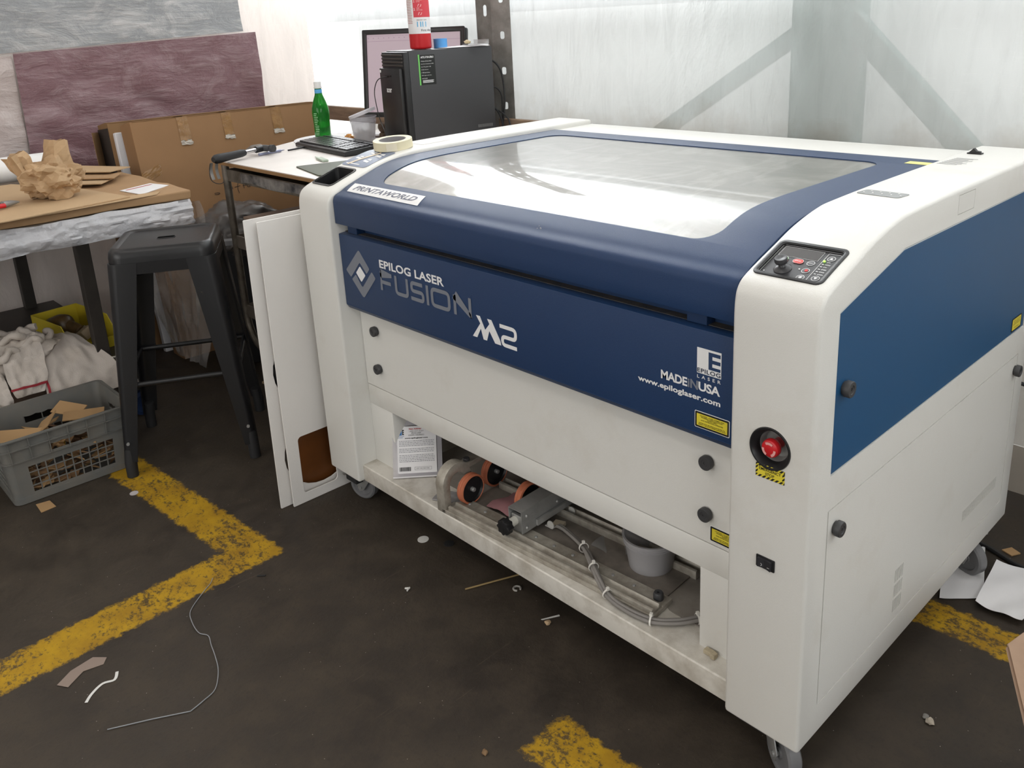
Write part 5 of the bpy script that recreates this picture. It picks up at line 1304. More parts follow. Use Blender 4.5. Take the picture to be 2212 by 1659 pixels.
single('red_edge_strip', prism([(-1.160, -.060), (-1.205, .045), (-1.198, .050), (-1.152, -.058)], 'z', .8328, .8332), mat('rust_red_print', (.42, .05, .03), .6), 'thin rust red stripe along the white shipping label', 'stripe', (-1.18, 0, .8328))
# crumpled kraft bag: lobed, faceted shell
def kraft_bag():
    T = Thing('paper_bag', 'crumpled brown kraft paper bag standing on the cardboard-covered bench', 'paper bag', (-1.20, -.285, .8385), rot=(0, 0, R(10)), local=True)
    def lump(c, s, seed, amp, n=3):
        bm = bmesh.new(); bmesh.ops.create_icosphere(bm, subdivisions=n, radius=1)
        for v in bm.verts:
            d = v.co.normalized()
            k = 1 + amp * (mnoise.noise(d * 2.1 + Vector((seed, 0, 0))) + .7 * abs(mnoise.noise(d * 4.7 + Vector((0, seed, 0)))) - .25)
            v.co = Vector((c[0] + d.x * s[0] * k, c[1] + d.y * s[1] * k, c[2] + d.z * s[2] * k))
            v.co += Vector(mnoise.cell_vector(v.co * 34)) * .008
            v.co.z = max(v.co.z, .0008)
        return bm
    T.part('body', lump((0, 0, .062), (.095, .098, .070), 1.3, .42, 4), M_KRAFT)
    def crown(c, ax, r0, r1, h, seed, n=12):
        bm = bmesh.new(); ax = Vector(ax).normalized(); q = ax.to_track_quat('Z', 'Y').to_matrix(); V = []
        for j in range(7):
            t = j / 6; row = []
            for k in range(n):
                a = 2 * pi * k / n; rr_ = (r0 + (r1 - r0) * t ** 1.3) * (1 + .42 * mnoise.noise(Vector((cos(a) * 2, sin(a) * 2, t * 2.2 + seed))) + (.22 if k % 3 == 0 else -.10))
                row.append(bm.verts.new(Vector(c) + q @ Vector((rr_ * cos(a), rr_ * sin(a) * .62, h * t + .010 * mnoise.noise(Vector((a * 2, t * 3, seed)))))))
            V.append(row)
        for A, B in zip(V, V[1:]):
            for k in range(n): bm.faces.new([A[k], A[(k + 1) % n], B[(k + 1) % n], B[k]])
        return solidify(bm, .0009)
    T.part('open_neck', crown((-.035, -.052, .080), (-.2, -.35, 1), .045, .052, .085, 3.1), M_KRAFT)
    T.part('twisted_neck', crown((-.01, .040, .080), (-.08, .12, 1), .050, .034, .115, 7.7, 11), M_KRAFT)
kraft_bag()
single('paper_roll', add(cyl((-1.80, -1.6, .882), (-1.80, -.135, .882), .050, 40, .002), cyl((-1.8, -.136, .882), (-1.8, -.134, .882), .02, 20)), mat('white_roll', (.82, .81, .80), .5), 'fat white paper roll lying along the back of the bench by the wall', 'roll', (-1.80, -.9, .832), sm=40)
T = Thing('pliers', 'red-handled pliers at the left edge of the picture on the cardboard', 'pliers', (-1.12, -.50, .839))
T.part('handle', tube(smooth_path([(-1.13, -.452, .849), (-1.12, -.475, .850), (-1.10, -.52, .850), (-1.07, -.60, .850)], 4), [.008] * 13, 10), M_RED, sm=60)
T.part('handle', tube(smooth_path([(-1.155, -.450, .849), (-1.16, -.475, .850), (-1.16, -.52, .850), (-1.15, -.60, .850)], 4), [.008] * 13, 10), M_BLACKM, sm=60)
T.part('jaw', tube([(-1.145, -.455, .850), (-1.16, -.425, .850), (-1.17, -.40, .848)], [.012, .009, .003], 8), M_STEEL, sm=60)
# crumpled film along the front edge of the bench
M_FILM = mat('crinkled_clear_film', (.72, .72, .75), .14, alpha=.50, bump=.01, bscale=26, spec=.8)
M_FILM2 = mat('thin_hanging_film', (.55, .52, .50), .14, alpha=.22, bump=.012, bscale=16, spec=.9)
def film(u, v):
    y = -1.5 + 1.585 * u; z = .800 - .088 * v
    o = .012 * sin(v * pi) + .013 * abs(mnoise.noise(Vector((u * 30, v * 4, 1)))) + .010 * mnoise.noise(Vector((u * 9, v * 2.5, 4)))
    return (-.955 + o + .008 * v, y + .006 * mnoise.noise(Vector((u * 40, v * 6, 9))), z + .006 * mnoise.noise(Vector((u * 14, v * 3, 2))))
single('plastic_film', solidify(grid(220, 14, film), .0005), M_FILM, 'shiny crumpled clear film wrapped over the front edge of the workbench', 'plastic film', (-.95, -.7, .75), sm=30)
def bag(u, v):
    w_ = 1 - .55 * max(0, v - .62) / .38
    x = -1.30 + (u - .5) * .72 * w_ + .02 * sin(v * 7); z = .790 - .70 * v
    return (x + .012 * mnoise.noise(Vector((u * 6, v * 3, 5))), .112 + .035 * mnoise.noise(Vector((u * 5, v * 2.2, 1))) + .015 * mnoise.noise(Vector((u * 17, v * 7, 2))), z + .02 * mnoise.noise(Vector((u * 5, v * 5, 3))))
single('hanging_bag', solidify(grid(60, 60, bag), .0005), M_FILM2, 'big thin clear plastic bag hanging from the right end of the workbench', 'plastic bag', (-1.3, .11, .09), sm=40)
for k, (x, z) in enumerate(((-1.28, .55), (-1.62, .40), (-1.60, .44))):
    single('paper_scrap', prism([(x, z), (x + .03, z - .012), (x + .012, z - .028)], 'y', .070, .0708), M_PAPER, ('white triangular paper scrap inside the hanging clear bag', 'tiny white scrap low in the hanging clear bag', 'tiny white scrap just above another low in the hanging clear bag')[k], 'scrap', (x, .07, z))

# ------------------------------------------------------------------ things on the low shelf
def yellow_bin():
    T = Thing('parts_bin', 'yellow plastic parts bin on the low shelf of the workbench', 'bin', (-1.36, -.27, .249), rot=(0, 0, R(8)), local=True)
    m = mat('yellow_bin_plastic', (.56, .44, .03), .45)
    L, Wd, H = .30, .17, .115
    t = .003
    T.part('bin_floor', box(-L / 2, L / 2, -Wd / 2, Wd / 2, 0, t), m)
    side = [(-L / 2, t), (L / 2, t), (L / 2 + .012, .045), (L / 2 - .05, H), (-L / 2, H)]
    T.part('bin_side', prism(side, 'y', -Wd / 2, -Wd / 2 + t), m); T.part('bin_side', prism(side, 'y', Wd / 2 - t, Wd / 2), m)
    T.part('bin_end', box(-L / 2, -L / 2 + t, -Wd / 2, Wd / 2, t, H), m)
    T.part('bin_front', prism([(L / 2, 0), (L / 2 + .012, .045), (L / 2 + .009, .045), (L / 2 - .003, 0)], 'y', -Wd / 2, Wd / 2), m)
yellow_bin()
def grinder():
    T = Thing('power_tool', 'brown and black cased hand tool lying in the yellow bin', 'power tool', (-1.34, -.26, .254), rot=(R(20), R(-18), R(20)), local=True)
    T.part('motor_body', lathe([(0, 0), (.030, .002), (.040, .02), (.042, .07), (.036, .10), (.025, .115), (0, .12)], 28, Matrix.Translation((-.09, .0, .095)) @ Matrix.Rotation(R(90), 4, 'Y')), mat('oily_brown_case', (.10, .058, .022), .4, var=.6, vscale=30), sm=50)
    T.part('tool_neck', cyl((.0, 0, .10), (.05, 0, .05), .022, 18, .004), mat('oily_brown_case', (.1, .06, .02)), sm=40)
    T.part('tool_head', box(.03, .09, -.026, .026, .015, .055, bev=.006), mat('tan_tool_head', (.25, .19, .12), .5), sm=40)
    T.part('tool_collar', box(.035, .052, -.028, .028, .013, .057, bev=.003), M_BLACK)
grinder()
# towels: heaped folds plus two hanging flaps
def cotton():
    g = NG('cotton_towel')
    n = g.noise(5, 5, .6)
    g.link(g.mix(g.ramp(n, .45, .75), (.56, .50, .45, 1), (.38, .32, .26, 1)), g.b.inputs['Base Color'])
    g.b.inputs['Roughness'].default_value = .95
    g.link(g.bump(g.noise(420, 2, .5), .0012), g.b.inputs['Normal']); return g.m
M_TOW = cotton(); M_STRIPE = mat('red_towel_stripe', (.30, .025, .035), .9)
def towel(name, label, cols, rows, path, width, seed, stripe=None, loc=None):
    """cloth strip following a 3-D path; width(t) sideways vector"""
    P = smooth_path(path, 6); n = len(P) - 1
    Wv = [Vector(w_) for w_ in width]; 
    def W_(t):
        k = t * (len(Wv) - 1); i = min(int(k), len(Wv) - 2); return Wv[i].lerp(Wv[i + 1], k - i)
    def fn(u, v):
        k = u * n; i = min(int(k), n - 1); p = P[i].lerp(P[i + 1], k - i); w_ = W_(u)
        q = p + w_ * (v - .5)
        nrm = (P[min(i + 1, n)] - P[i]).cross(w_).normalized()
        return q + nrm * (.016 * mnoise.noise(Vector((u * 3.2, v * 3.5, seed))) + .008 * mnoise.noise(Vector((u * 9, v * 8, seed + 3)))) + w_ * .06 * mnoise.noise(Vector((u * 4, seed, v)))
    T = Thing(name, label, 'towel', loc or path[-1])
    T.part('cloth', solidify(grid(cols, rows, fn), .004), M_TOW, sm=60)
    if stripe:
        for (u0, u1, v0, v1) in stripe:
            def f2(u, v):
                uu, vv = u0 + (u1 - u0) * u, v0 + (v1 - v0) * v
                e = .01; a = Vector(fn(uu, vv)); dx = Vector(fn(min(uu + e, 1), vv)) - a; dy = Vector(fn(uu, min(vv + e, 1))) - a
                m_ = dx.cross(dy)
                m_ = m_.normalized() if m_.length > 1e-9 else Vector((1, 0, 0))
                if m_.x < 0: m_ = -m_
                return a + m_ * .0048
            T.part('red_stripe', grid(24, 6, f2), M_STRIPE, sm=60)
    return T
towel('towel', 'white cotton towel with red stripe draped over the shelf edge toward the grey crate', 60, 40,
      [(-1.40, -.36, .300), (-1.26, -.365, .335), (-1.13, -.365, .315), (-1.075, -.35, .255), (-1.045, -.345, .20), (-1.022, -.33, .155)],
      [(0, .10, 0), (.02, .13, 0), (.02, .17, 0), (0, .22, .01), (0, .25, .012), (0, .26, .02)], 2.0, stripe=[(.90, .925, .05, .45), (.45, .80, .03, .06)])
towel('towel', 'narrow white towel flap with one red stripe hanging over the shelf edge at left', 50, 20,
      [(-1.25, -.50, .36), (-1.16, -.50, .375), (-1.09, -.505, .33), (-1.065, -.51, .27), (-1.05, -.515, .215)],
      [(0, .10, 0), (0, .12, 0), (0, .125, 0), (0, .12, 0), (0, .085, 0)], 5.0, stripe=[(.84, .87, .0, 1.0)])
def heap():
    T = Thing('towel', 'crumpled heap of white cotton towels on the low shelf at the left', 'towel', (-1.2, -.52, .25))
    for k, (c, r0, s, z) in enumerate((((-1.20, -.50), .075, 1.9, .385), ((-1.17, -.46), .050, 2.4, .365), ((-1.14, -.56), .060, 3.1, .350), ((-1.23, -.42), .045, 4.2, .355), ((-1.15, -.64), .07, 5.5, .36))):
        pts = []
        for j in range(26):
            a = j / 26 * 2 * pi * 1.3 + s; r = r0 * (1 - .6 * j / 26) + .008 * sin(j * 1.7 + s)
            pts.append((c[0] + r * cos(a) * .8, c[1] + r * sin(a), z + .012 * sin(j * .9 + s)))
        T.part('fold', wrinkle(tube(smooth_path(pts, 3), .0125, 9), .006, 30, k), M_TOW, sm=60)
    b = bmesh.new(); bmesh.ops.create_icosphere(b, subdivisions=4, radius=1)
    for v in b.verts:
        d = v.co.normalized(); k = 1 + .45 * mnoise.noise(d * 2.3) + .2 * abs(mnoise.noise(d * 5))
        v.co = Vector((-1.21 + d.x * .095 * k, -.53 + d.y * .16 * k, .31 + d.z * .06 * k)); v.co.z = max(v.co.z, .2495)
    T.part('bulk', b, M_TOW, sm=60)
heap()
towel('towel', 'beige towel end hanging at the very left edge below the heap', 30, 14, [(-1.2, -.66, .33), (-1.10, -.63, .30), (-1.07, -.615, .24), (-1.06, -.60, .19)], [(0, .09, 0), (0, .10, 0), (0, .09, 0), (0, .06, 0)], 9.0)
single('black_case', box(-1.26, -1.135, -.46, -.36, .249, .285, bev=.01), M_BLACKM, 'black case on the low shelf between the two hanging towels', 'case', (-1.2, -.41, .249))
single('cardboard_disc', prism([(-1.60 + .09 * cos(t) + .008 * sin(5 * t), -.34 + .085 * sin(t)) for t in [2 * pi * k / 30 for k in range(30)]], 'z', .001, .005), CB2, 'roundish brown cardboard piece on the floor beneath the workbench', 'cardboard', (-1.6, -.34, .001))

# ------------------------------------------------------------------ grey slatted crate full of cardboard scraps
def crate():
    x0, x1, y0, y1, H = -.985, -.690, -.698, -.322, .222
    T = Thing('plastic_crate', 'grey slatted plastic crate full of cardboard scraps on the floor by the stool', 'crate', ((x0 + x1) / 2, (y0 + y1) / 2, 0))
    m = mat('dusty_grey_plastic', (.135, .138, .132), .5, var=.2, vscale=12, dark=(.17, .16, .14))
    tp = .10    # taper of the walls towards the floor
    cx, cy = (x0 + x1) / 2, (y0 + y1) / 2
    def taper(bm):
        for v in bm.verts:
            k = 1 - tp * max(0, (H - v.co.z)) / H
            v.co.x = cx + (v.co.x - cx) * k; v.co.y = cy + (v.co.y - cy) * (1 - (1 - k) * .8)
        return bm
    def grille(a0, a1, z0, z1, nc, nr, b=.0035):
        hs = []
        for i in range(nc):
            for j in range(nr):
                w_ = (a1 - a0) / nc; h_ = (z1 - z0) / nr
                hs.append([(a0 + i * w_ + b / 2, z0 + j * h_ + b / 2), (a0 + (i + 1) * w_ - b / 2, z0 + j * h_ + b / 2), (a0 + (i + 1) * w_ - b / 2, z0 + (j + 1) * h_ - b / 2), (a0 + i * w_ + b / 2, z0 + (j + 1) * h_ - b / 2)])
        return hs
    def handle(c, w_, z):
        top = [(c + w_ / 2 - w_ * k / 12, z + .024 - .0035 * abs(sin(pi * k / 12 * 3))) for k in range(13)]
        return [(c - w_ / 2, z)] + [(c + w_ / 2, z)] + top
    for x, s in ((x1 - .003, 1), (x0, -1)):
        T.part('side_wall', taper(plate([[(y0 + .02, .004), (y1 - .02, .004), (y1 - .02, H), (y0 + .02, H)]] + grille(y0 + .058, y1 - .058, .030, .122, 10, 4) + [handle(cy, .115, .150)], .003, frame((x, 0, 0), (0, 1, 0), (0, 0, 1)))), m)
    for y, s in ((y0 + .003, -1), (y1, 1)):
        T.part('end_wall', taper(plate([[(x0 + .02, .004), (x1 - .02, .004), (x1 - .02, H), (x0 + .02, H)]] + grille(x0 + .06, x1 - .06, .03, .122, 7, 4) + [handle(cx, .10, .150)], .003, frame((0, y, 0), (1, 0, 0), (0, 0, 1)))), m)
    for sx, sy in ((x0, y0), (x1, y0), (x1, y1), (x0, y1)):
        cxx = sx + (.022 if sx == x0 else -.022); cyy = sy + (.022 if sy == y0 else -.022)
        a0 = {(x0, y0): 180, (x1, y0): 270, (x1, y1): 0, (x0, y1): 90}[(sx, sy)]
        o = [(cxx + .022 * cos(R(a0 + q)), cyy + .022 * sin(R(a0 + q))) for q in range(0, 91, 15)] + [(cxx + .019 * cos(R(a0 + q)), cyy + .019 * sin(R(a0 + q))) for q in range(90, -1, -15)]
        T.part('corner', taper(prism(o, 'z', .004, H)), m, sm=40)
    T.part('crate_floor', taper(prism(rrect(x0, x1, y0, y1, .022), 'z', .001, .006)), m)
    for z, d in ((H - .004, .010), (H - .036, .008), (H - .078, .006)):
        T.part('rim', taper(plate([rrect(x0 - d, x1 + d, y0 - d, y1 + d, .026), rrect(x0 + .002, x1 - .002, y0 + .002, y1 - .002, .020)], .0035, Matrix.Translation((0, 0, z)))), m, sm=40)
    for k in range(7):
        y = y0 + .022 + k * (y1 - y0 - .044) / 6
        for xx in ((x1, x1 + .008), (x0 - .008, x0)): T.part('rib', taper(box(xx[0], xx[1], y - .0012, y + .0012, H - .078, H - .002)), m)
    T.part('bottom_lip', taper(plate([rrect(x0 - .004, x1 + .004, y0 - .004, y1 + .004, .024), rrect(x0, x1, y0, y1, .02)], .020, Matrix.Translation((0, 0, .002)))), m, sm=40)
crate()
rs = random.Random(21)
MS = [mat('scrap_tan', (.40, .245, .115), .8), mat('scrap_brown', (.27, .155, .075), .8), mat('scrap_dark', (.13, .07, .035), .85)]
def scrap_shape(r, k):
    L, Wd = r.uniform(.028, .075), r.uniform(.006, .038)
    n = r.choice((4, 4, 3, 5)); pts = [(L * .5 * cos(2 * pi * i / n + .7) * r.uniform(.8, 1.2), Wd * .7 * sin(2 * pi * i / n + .7) * r.uniform(.8, 1.2)) for i in range(n)]
    return mesh_scrap(prism(pts, 'z', -.0016, .0016), MS[k % 3])
def mesh_scrap(bm, m):
    me = bpy.data.meshes.new('cardboard_scrap'); bm.to_mesh(me); bm.free(); me.materials.append(m); return me
protos = [scrap_shape(rs, k) for k in range(14)]
for k in range(190):
    o = bpy.data.objects.new('cardboard_scrap', protos[k % 14]); COL.objects.link(o)
    lay = k / 190; y = rs.uniform(-.655, -.362); z = .014 + lay * (.128 + .018 * sin((y + .6) * 9))
    tt = .105 + .105 * min(1, z / .2)
    front = rs.random() < .35 and z < .13
    x = (-.722 - rs.uniform(0, .03)) if front else rs.uniform(-.945, -.735)
    o.location = (x, y, z)
    o.rotation_euler = (rs.uniform(-.6, .6), rs.uniform(-.6, .6), rs.uniform(0, 6.28))
    o['label'] = 'cut brown cardboard scrap in the heap inside the grey crate'; o['category'] = 'cardboard scrap'; o['group'] = 'cardboard scraps filling the grey crate'
for k, (p, rz, rx, sz, lb) in enumerate((((-.775, -.625, .193), 60, 14, (.075, .035), 'big tan cardboard flap sticking up at the left front corner of the crate'), ((-.80, -.545, .198), -30, 35, (.05, .03), 'bent tan cardboard piece on top of the heap left of the crate middle'),
                                    ((-.80, -.43, .190), 70, 8, (.06, .028), 'wide tan cardboard piece on top of the heap at the right of the crate'), ((-.885, -.45, .19), 30, 25, (.055, .025), 'tan cardboard piece near the back wall of the crate'))):
    single('cardboard_scrap', box(-sz[0], sz[0], -sz[1], sz[1], -.0016, .0016), MS[0], lb, 'cardboard scrap', p, rot=(R(rx), R(4), R(rz)), local=True)

# ------------------------------------------------------------------ tall cardboard boxes leaning on the left wall
def tall_box(name, label, x, y0, y1, H, th, lean, m, base_rot=0.0):
    T = Thing(name, label, 'cardboard box', (x, y0, .002), rot=(0, lean, R(base_rot)), local=True)
    L = y1 - y0
    T.part('carton', box(-th, 0, 0, L, 0, H, bev=.002), m)
    T.part('top_flap', prism([(-th - .004, H + .001), (-th * .45, H + .006), (0.002, H + .002), (0.002, H), (-th - .004, H - .001)], 'y', .01, L - .01), m)
    return T, H, L, th
bxT, bH, bL, bth = tall_box('cardboard_box', 'tall brown cardboard box with handwriting leaning against the left wall', -1.525, .175, 1.045, 1.035, .125, R(-9.5), mat('box_cardboard', (.30, .165, .075), .75, var=.12, vscale=3, bump=.0002))
TAPE = mat('clear_brown_tape', (.33, .18, .07), .18, var=.3, vscale=30, bump=.001, bscale=120)
FB = frame((.0006, 0, 0), (0, 1, 0), (0, 0, 1))
for a, w_ in ((.195, .048), (.395, .045), (.635, .05)):
    bxT.part('packing_tape', wrinkle(solidify(grid(4, 14, lambda u, v, a=a, w_=w_: (.0012 + .0015 * v * v, a + w_ * u, bH - .10 * v + .004 * sin(u * 9) * v)), .0004), .0015, 60), TAPE, sm=40)
    bxT.part('packing_tape', box(-bth, 0, a, a + w_, bH + .006, bH + .0068), TAPE)
    bxT.part('loose_tape_end', wrinkle(solidify(grid(5, 5, lambda u, v, a=a, w_=w_: (.002 + .004 * v, a + w_ * u, bH - .098 - .022 * v)), .0004), .006, 80), mat('silvery_tape', (.60, .55, .48), .2, alpha=.7))
bxT.part('packing_tape', wrinkle(solidify(grid(6, 6, lambda u, v: (.0014, .0 + .085 * u, bH - .26 + .045 * v + .03 * u)), .0004), .0015, 60), TAPE)
ink = bmesh.new()
ZO = -.677 + .66; 
def hw(pts): ribbon([(y - .178, z - .002) for y, z in pts], .0024, z=.0009, mtx=FB, bm=ink)
for st in ([(.467, .689), (.48, .690), (.492, .687)], [(.467, .684), (.481, .682), (.492, .684)], [(.535, .701), (.543, .701), (.545, .695), (.540, .690), (.533, .690), (.531, .696), (.535, .701)], [(.553, .707), (.554, .695)],
           [(.587, .726), (.581, .710), (.578, .690), (.581, .672)], [(.564, .701), (.579, .703), (.592, .704)], [(.603, .716), (.610, .717), (.625, .721)], [(.609, .718), (.608, .704), (.608, .690)], [(.603, .702), (.615, .703), (.627, .702)],
           [(.636, .701), (.627, .701), (.625, .695), (.632, .693), (.637, .699), (.637, .691)], [(.652, .711), (.652, .701), (.652, .694)], [(.665, .708), (.666, .698), (.665, .691)]):
    hw(st)
bxT.part('handwriting', ink, M_PRINT)
T2, h2, l2, t2 = tall_box('cardboard_box', 'second tall cardboard box open at its left end behind the leaning one', -1.750, .140, 1.14, 1.018, .13, R(-6.5), mat('box_cardboard_dark', (.24, .135, .06), .8, var=.15, vscale=3))
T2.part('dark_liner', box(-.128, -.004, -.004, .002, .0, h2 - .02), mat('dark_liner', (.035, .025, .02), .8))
T2.part('end_flap', box(-.001, .001, -.09, 0, .02, h2 - .03, mtx=Matrix.Translation((-.131, 0, 0)) @ Matrix.Rotation(R(55), 4, 'Z')), mat('box_cardboard_dark', (.3, .2, .1)))
single('foam_sheet', box(-.040, -.008, 0, .85, 0, .985, bev=.004), mat('white_foam', (.72, .72, .75), .7), 'white foam sheet showing between the two tall cardboard boxes', 'foam sheet', (-1.678, .155, .002), rot=(0, R(-9.0), 0), local=True)
# dark rubbish bag in a bin between stool and cart
T = Thing('bin_bag', 'dark grey bin bag over a round black bin standing behind the stool', 'bin bag', (-1.36, .43, 0), local=True)
T.part('bin_body', lathe([(0, .004), (.14, .004), (.19, .56), (0, .56)], 36), M_BLACKM, sm=40)
T.part('bin_rim', lathe([(.192, .535), (.203, .540), (.204, .560), (.195, .568), (.190, .56)], 44), mat('grey_rim', (.25, .25, .26), .35), sm=40)
b = bmesh.new(); bmesh.ops.create_icosphere(b, subdivisions=5, radius=1)
for v in b.verts:
    d = v.co.normalized(); k = 1 + .16 * mnoise.noise(d * 2.2) + .10 * abs(mnoise.noise(d * 6)) + .03 * mnoise.noise(d * 15)
    v.co = Vector((d.x * .20 * k, d.y * .20 * k, .545 + d.z * .13 * k))
T.part('bag_film', b, mat('smoky_grey_film', (.085, .075, .07), .34, spec=.6), sm=50)
# ------------------------------------------------------------------ right of the machine
def sheet(pts, z, amp, seed, m, name, label, cat):
    P = [Vector(p) for p in pts]
    def fn(u, v):
        q = (P[0] * (1 - u) + P[1] * u) * (1 - v) + (P[3] * (1 - u) + P[2] * u) * v
        return (q.x, q.y, z + amp * (.5 + .5 * mnoise.noise(Vector((u * 2.3, v * 2.3, seed)))) + amp * .6 * abs(2 * u - 1) ** 3)
    return single(name, solidify(grid(18, 18, fn), .0006), m, label, cat, (P[0].x, P[0].y, z), sm=50)
sheet([(1.497, .735), (1.572, .805), (1.500, 1.02), (1.430, .93)], .002, .004, 1, M_PAPER, 'paper_sheet', 'white paper sheet on the floor half under the back right of the machine', 'paper')
sheet([(1.568, .760), (1.668, .762), (1.700, 1.00), (1.548, .955)], .008, .012, 4, M_PAPER, 'paper_sheet', 'curved white paper on the floor at the right edge overlapping the other sheet', 'paper')
M_BAGB = mat('black_bin_film', (.012, .012, .013), .25, spec=.7)
def blob(name, label, c, s, seed, m, cat='bin bag'):
    b = bmesh.new(); bmesh.ops.create_icosphere(b, subdivisions=5, radius=1)
    for v in b.verts:
        d = v.co.normalized(); k = 1 + .2 * mnoise.noise(d * 2 + Vector((seed, 0, 0))) + .14 * abs(mnoise.noise(Vector((d.x * 7, d.y * 7, d.z * 2.5)) + Vector((0, seed, 0))))
        v.co = Vector((c[0] + d.x * s[0] * k, c[1] + d.y * s[1] * k, max(.001, c[2] + d.z * s[2] * k)))
    return single(name, b, m, label, cat, (c[0], c[1], 0), sm=50)
blob('bin_bag', 'glossy black bin bag on the floor behind the right rear corner of the machine', (1.80, 1.165, .11), (.22, .13, .13), 3, M_BAGB)
tb_ = Thing('black_hose', 'coiled ribbed black hose behind the right rear corner of the machine', 'hose', (1.75, 1.2, .2))
ht = bmesh.new()
for k in range(5):
    tube([(1.72 + .16 * cos(a) , 1.245 + .02 * sin(a * 3) - .012 * k, .34 + .055 * k * .5 + .10 * sin(a)) for a in [2 * pi * j / 40 for j in range(40)]], .024, 10, ht, closed=True)
    if k % 1 == 0:
        tb_.part('hose_loop', ht, mat('ribbed_black_hose', (.016, .016, .016), .45), sm=60); ht = bmesh.new()
ht.free()
single('blue_cable', tube(smooth_path([(1.60, 1.28, .60), (1.57, 1.23, .38), (1.60, 1.19, .27), (1.66, 1.16, .23), (1.75, 1.10, .24)], 7), .0035, 8), mat('blue_cable_jacket', (.06, .16, .45), .5), 'thin blue cable hanging behind the right rear edge of the machine', 'cable', (1.6, 1.2, .25), sm=60)
single('black_cable', tube(smooth_path([(1.50, 1.06, .46), (1.56, 1.10, .435), (1.66, 1.12, .42), (1.8, 1.10, .44)], 6), .005, 8), M_BLACKM, 'short black cable behind the right rear edge of the machine', 'cable', (1.5, 1.06, .44), sm=60)
single('floor_strap', tube(smooth_path([(1.40, 1.03, .006), (1.50, 1.02, .006), (1.60, .985, .006), (1.72, .99, .006)], 6), .006, 6), M_BLACKM, 'flat black cable lying on the floor behind the white papers', 'cable', (1.5, 1.0, .001), sm=60)
single('cardboard_chip', prism([(1.535, 1.035), (1.562, 1.025), (1.575, 1.05), (1.55, 1.062)], 'z', .001, .004), MS[0], 'small tan cardboard chip on the floor by the flat black cable', 'cardboard scrap', (1.55, 1.04, .001))
bp = bmesh.new()
pts = [(1.758, .290), (1.860, .085), (2.25, .12), (2.22, .52), (1.775, .375)]
bp = prism(pts, 'z', .235, .300)
for v in bp.verts:
    if v.co.z < .29: v.co.x = 2.02 + (v.co.x - 2.02) * .55; v.co.y = .3 + (v.co.y - .3) * .55; v.co.z = .001
bmesh.ops.bevel(bp, geom=bp.edges[:], offset=.006, segments=2, affect='EDGES')
single('paper_sack', bp, mat('creased_kraft', (.40, .265, .18), .75, var=.2, vscale=6, bump=.01, bscale=7), 'creased brown paper sack at the right edge of the picture', 'paper sack', (1.95, .3, .001), sm=40)

# ------------------------------------------------------------------ litter on the floor
def flat(name, pts, m, label, cat, th=.0015, z=.0008):
    cx = sum(p[0] for p in pts) / len(pts); cy = sum(p[1] for p in pts) / len(pts)
    return single(name, prism(pts, 'z', z, z + th), m, label, cat, (cx, cy, z))
LILAC = mat('pale_lilac_paper', (.50, .46, .46), .7); LITW = mat('white_litter', (.68, .67, .64), .6)
flat('paper_disc', circle(-.511, -.406, .0135, 24, .0125), LILAC, 'small round pale disc on the floor at the edge of the yellow line', 'disc')
flat('paper_disc', circle(.371, .054, .0155, 24), LITW, 'small round white disc on the floor in front of the tray', 'disc')
flat('paper_disc', circle(.440, .090, .0145, 24), M_BLACKM, 'small round black disc on the floor under the machine', 'disc')
flat('cardboard_chip', [(-.675, -.640), (-.610, -.642), (-.615, -.600), (-.668, -.603)], MS[0], 'square tan cardboard chip on the floor in front of the grey crate', 'cardboard scrap')
flat('plastic_strip', [(.848 + .0, .044), (.852, .046), (.872, .083), (.868, .085)], LITW, 'short white plastic strip on the floor in front of the tray', 'strip')
single('bent_strip', ribbon(smooth_path([(.318, -.802, 0), (.300, -.785, 0), (.285, -.758, 0), (.292, -.735, 0), (.270, -.722, 0)], 5), .0065, z=.0012), LITW, 'curved white strip lying on the floor near the bottom left corner', 'strip', (0, 0, 0), local=True)
single('torn_paper', wrinkle(prism([(.215, -.830), (.190, -.795), (.180, -.745), (.205, -.722), (.222, -.735), (.212, -.775), (.240, -.815)], 'z', .0012, .002), .0008, 50), mat('dirty_pink_paper', (.26, .20, .165), .8), 'trodden dirty paper scrap on the floor left of the curved strip', 'paper', (.2, -.78, .0005))
sp = [(.100, -.425), (.118, -.439), (.138, -.466), (.186, -.519), (.231, -.535), (.282, -.540), (.309, -.529), (.346, -.538), (.390, -.548), (.439, -.563), (.488, -.592), (.502, -.624), (.511, -.656), (.473, -.720), (.432, -.796)]
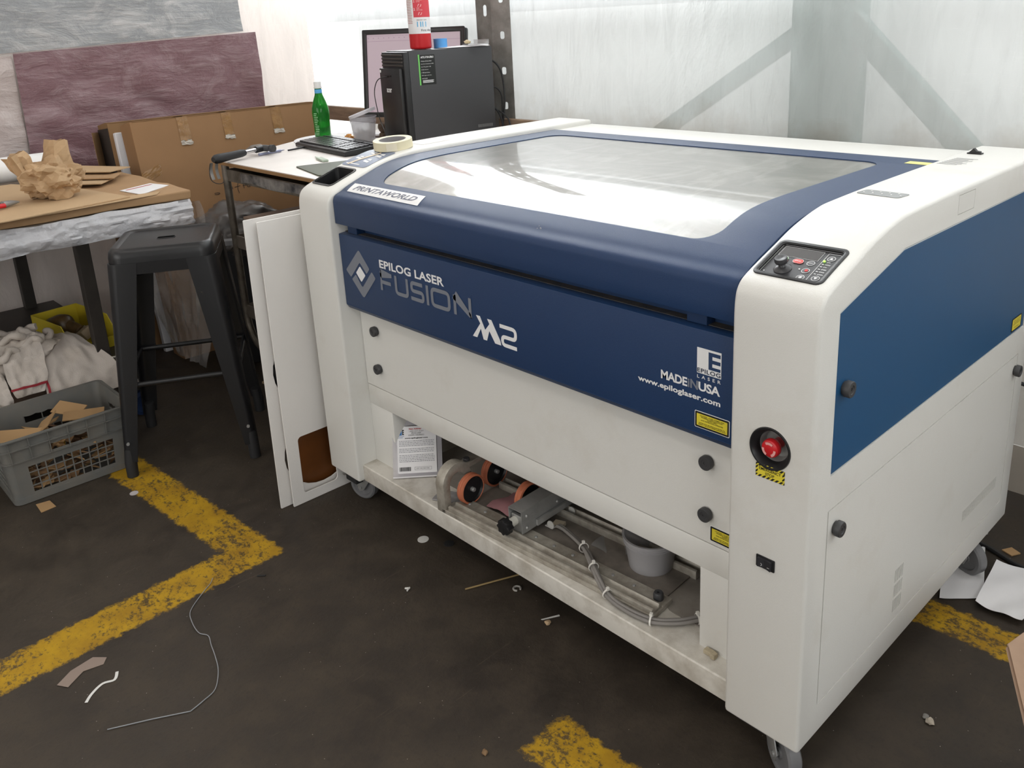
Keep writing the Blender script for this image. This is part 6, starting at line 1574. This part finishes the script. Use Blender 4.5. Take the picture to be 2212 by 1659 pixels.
single('thin_wire', tube(smooth_path([(x, y, .0022) for x, y in sp[:13]], 5) + [Vector((.473, -.720, .0022)), Vector((.432, -.796, .0022))], .0011, 6), mat('grey_wire', (.30, .31, .33), .4), 'long thin grey wire curling across the floor below the yellow line', 'wire', (.4, -.6, .001), sm=60)
single('thin_stick', tube([(.628, -.007, .003), (.70, .16, .003)], .0022, 6), mat('yellow_stick', (.30, .21, .09), .7), 'thin tan stick on the floor reaching under the machine', 'stick', (.63, 0, .001))
single('e_clip', tube([(.722 + .009 * cos(R(a)), .083 + .009 * sin(R(a)), .003) for a in range(20, 330, 20)], .0026, 7), mat('dull_clip', (.36, .34, .31), .5), 'small open ring clip on the floor in front of the tray', 'clip', (.722, .083, .001))
single('staple', add(add(tube([(.512, -.108, .003), (.520, -.098, .003)], .0022, 6), tube([(.524, -.110, .003), (.518, -.098, .003)], .0022, 6)), tube([(.512, -.108, .003), (.522, -.103, .003)], .002, 6)), LITW, 'tiny bent white bracket on the floor in front of the pale patch', 'bracket', (.516, -.103, .001))
flat('black_sliver', [(.176, -.338), (.192, -.322), (.195, -.326), (.180, -.342)], M_BLACKM, 'tiny black sliver lying on the lower yellow line', 'sliver')
for k, (x, y, r, m_, lb) in enumerate(((.870, .045, .007, 'tan_crumb', 'tan crumb on the floor beside the white strip'), (1.62, .36, .006, 'grey_crumb', 'grey crumb on the floor right of the machine'), (1.632, .352, .008, 'pale_crumb', 'larger pale crumb beside the grey one right of the machine'), (1.045, -.30, .006, 'brown_crumb', 'brown crumb in the shadow near the bottom edge'), (-1.0, .28, .009, 'tan_crumb', 'tan crumb on the floor behind the stool'), (-.80, .22, .006, 'white_crumb', 'tiny white crumb on the floor behind the stool'))):
    b = bmesh.new(); bmesh.ops.create_icosphere(b, subdivisions=2, radius=r)
    for v in b.verts: v.co *= 1 + .5 * mnoise.noise(v.co * 200 + Vector((k, 0, 0)))
    for v in b.verts: v.co.z = max(-r * .55, v.co.z * .7)
    single('crumb', b, mat(m_, {'tan': (.42, .30, .18), 'grey': (.25, .24, .22), 'pale': (.48, .42, .34), 'brown': (.20, .12, .06), 'white': (.7, .7, .68)}[m_.split('_')[0]], .8), lb, 'crumb', (x, y, r * .56), local=True)
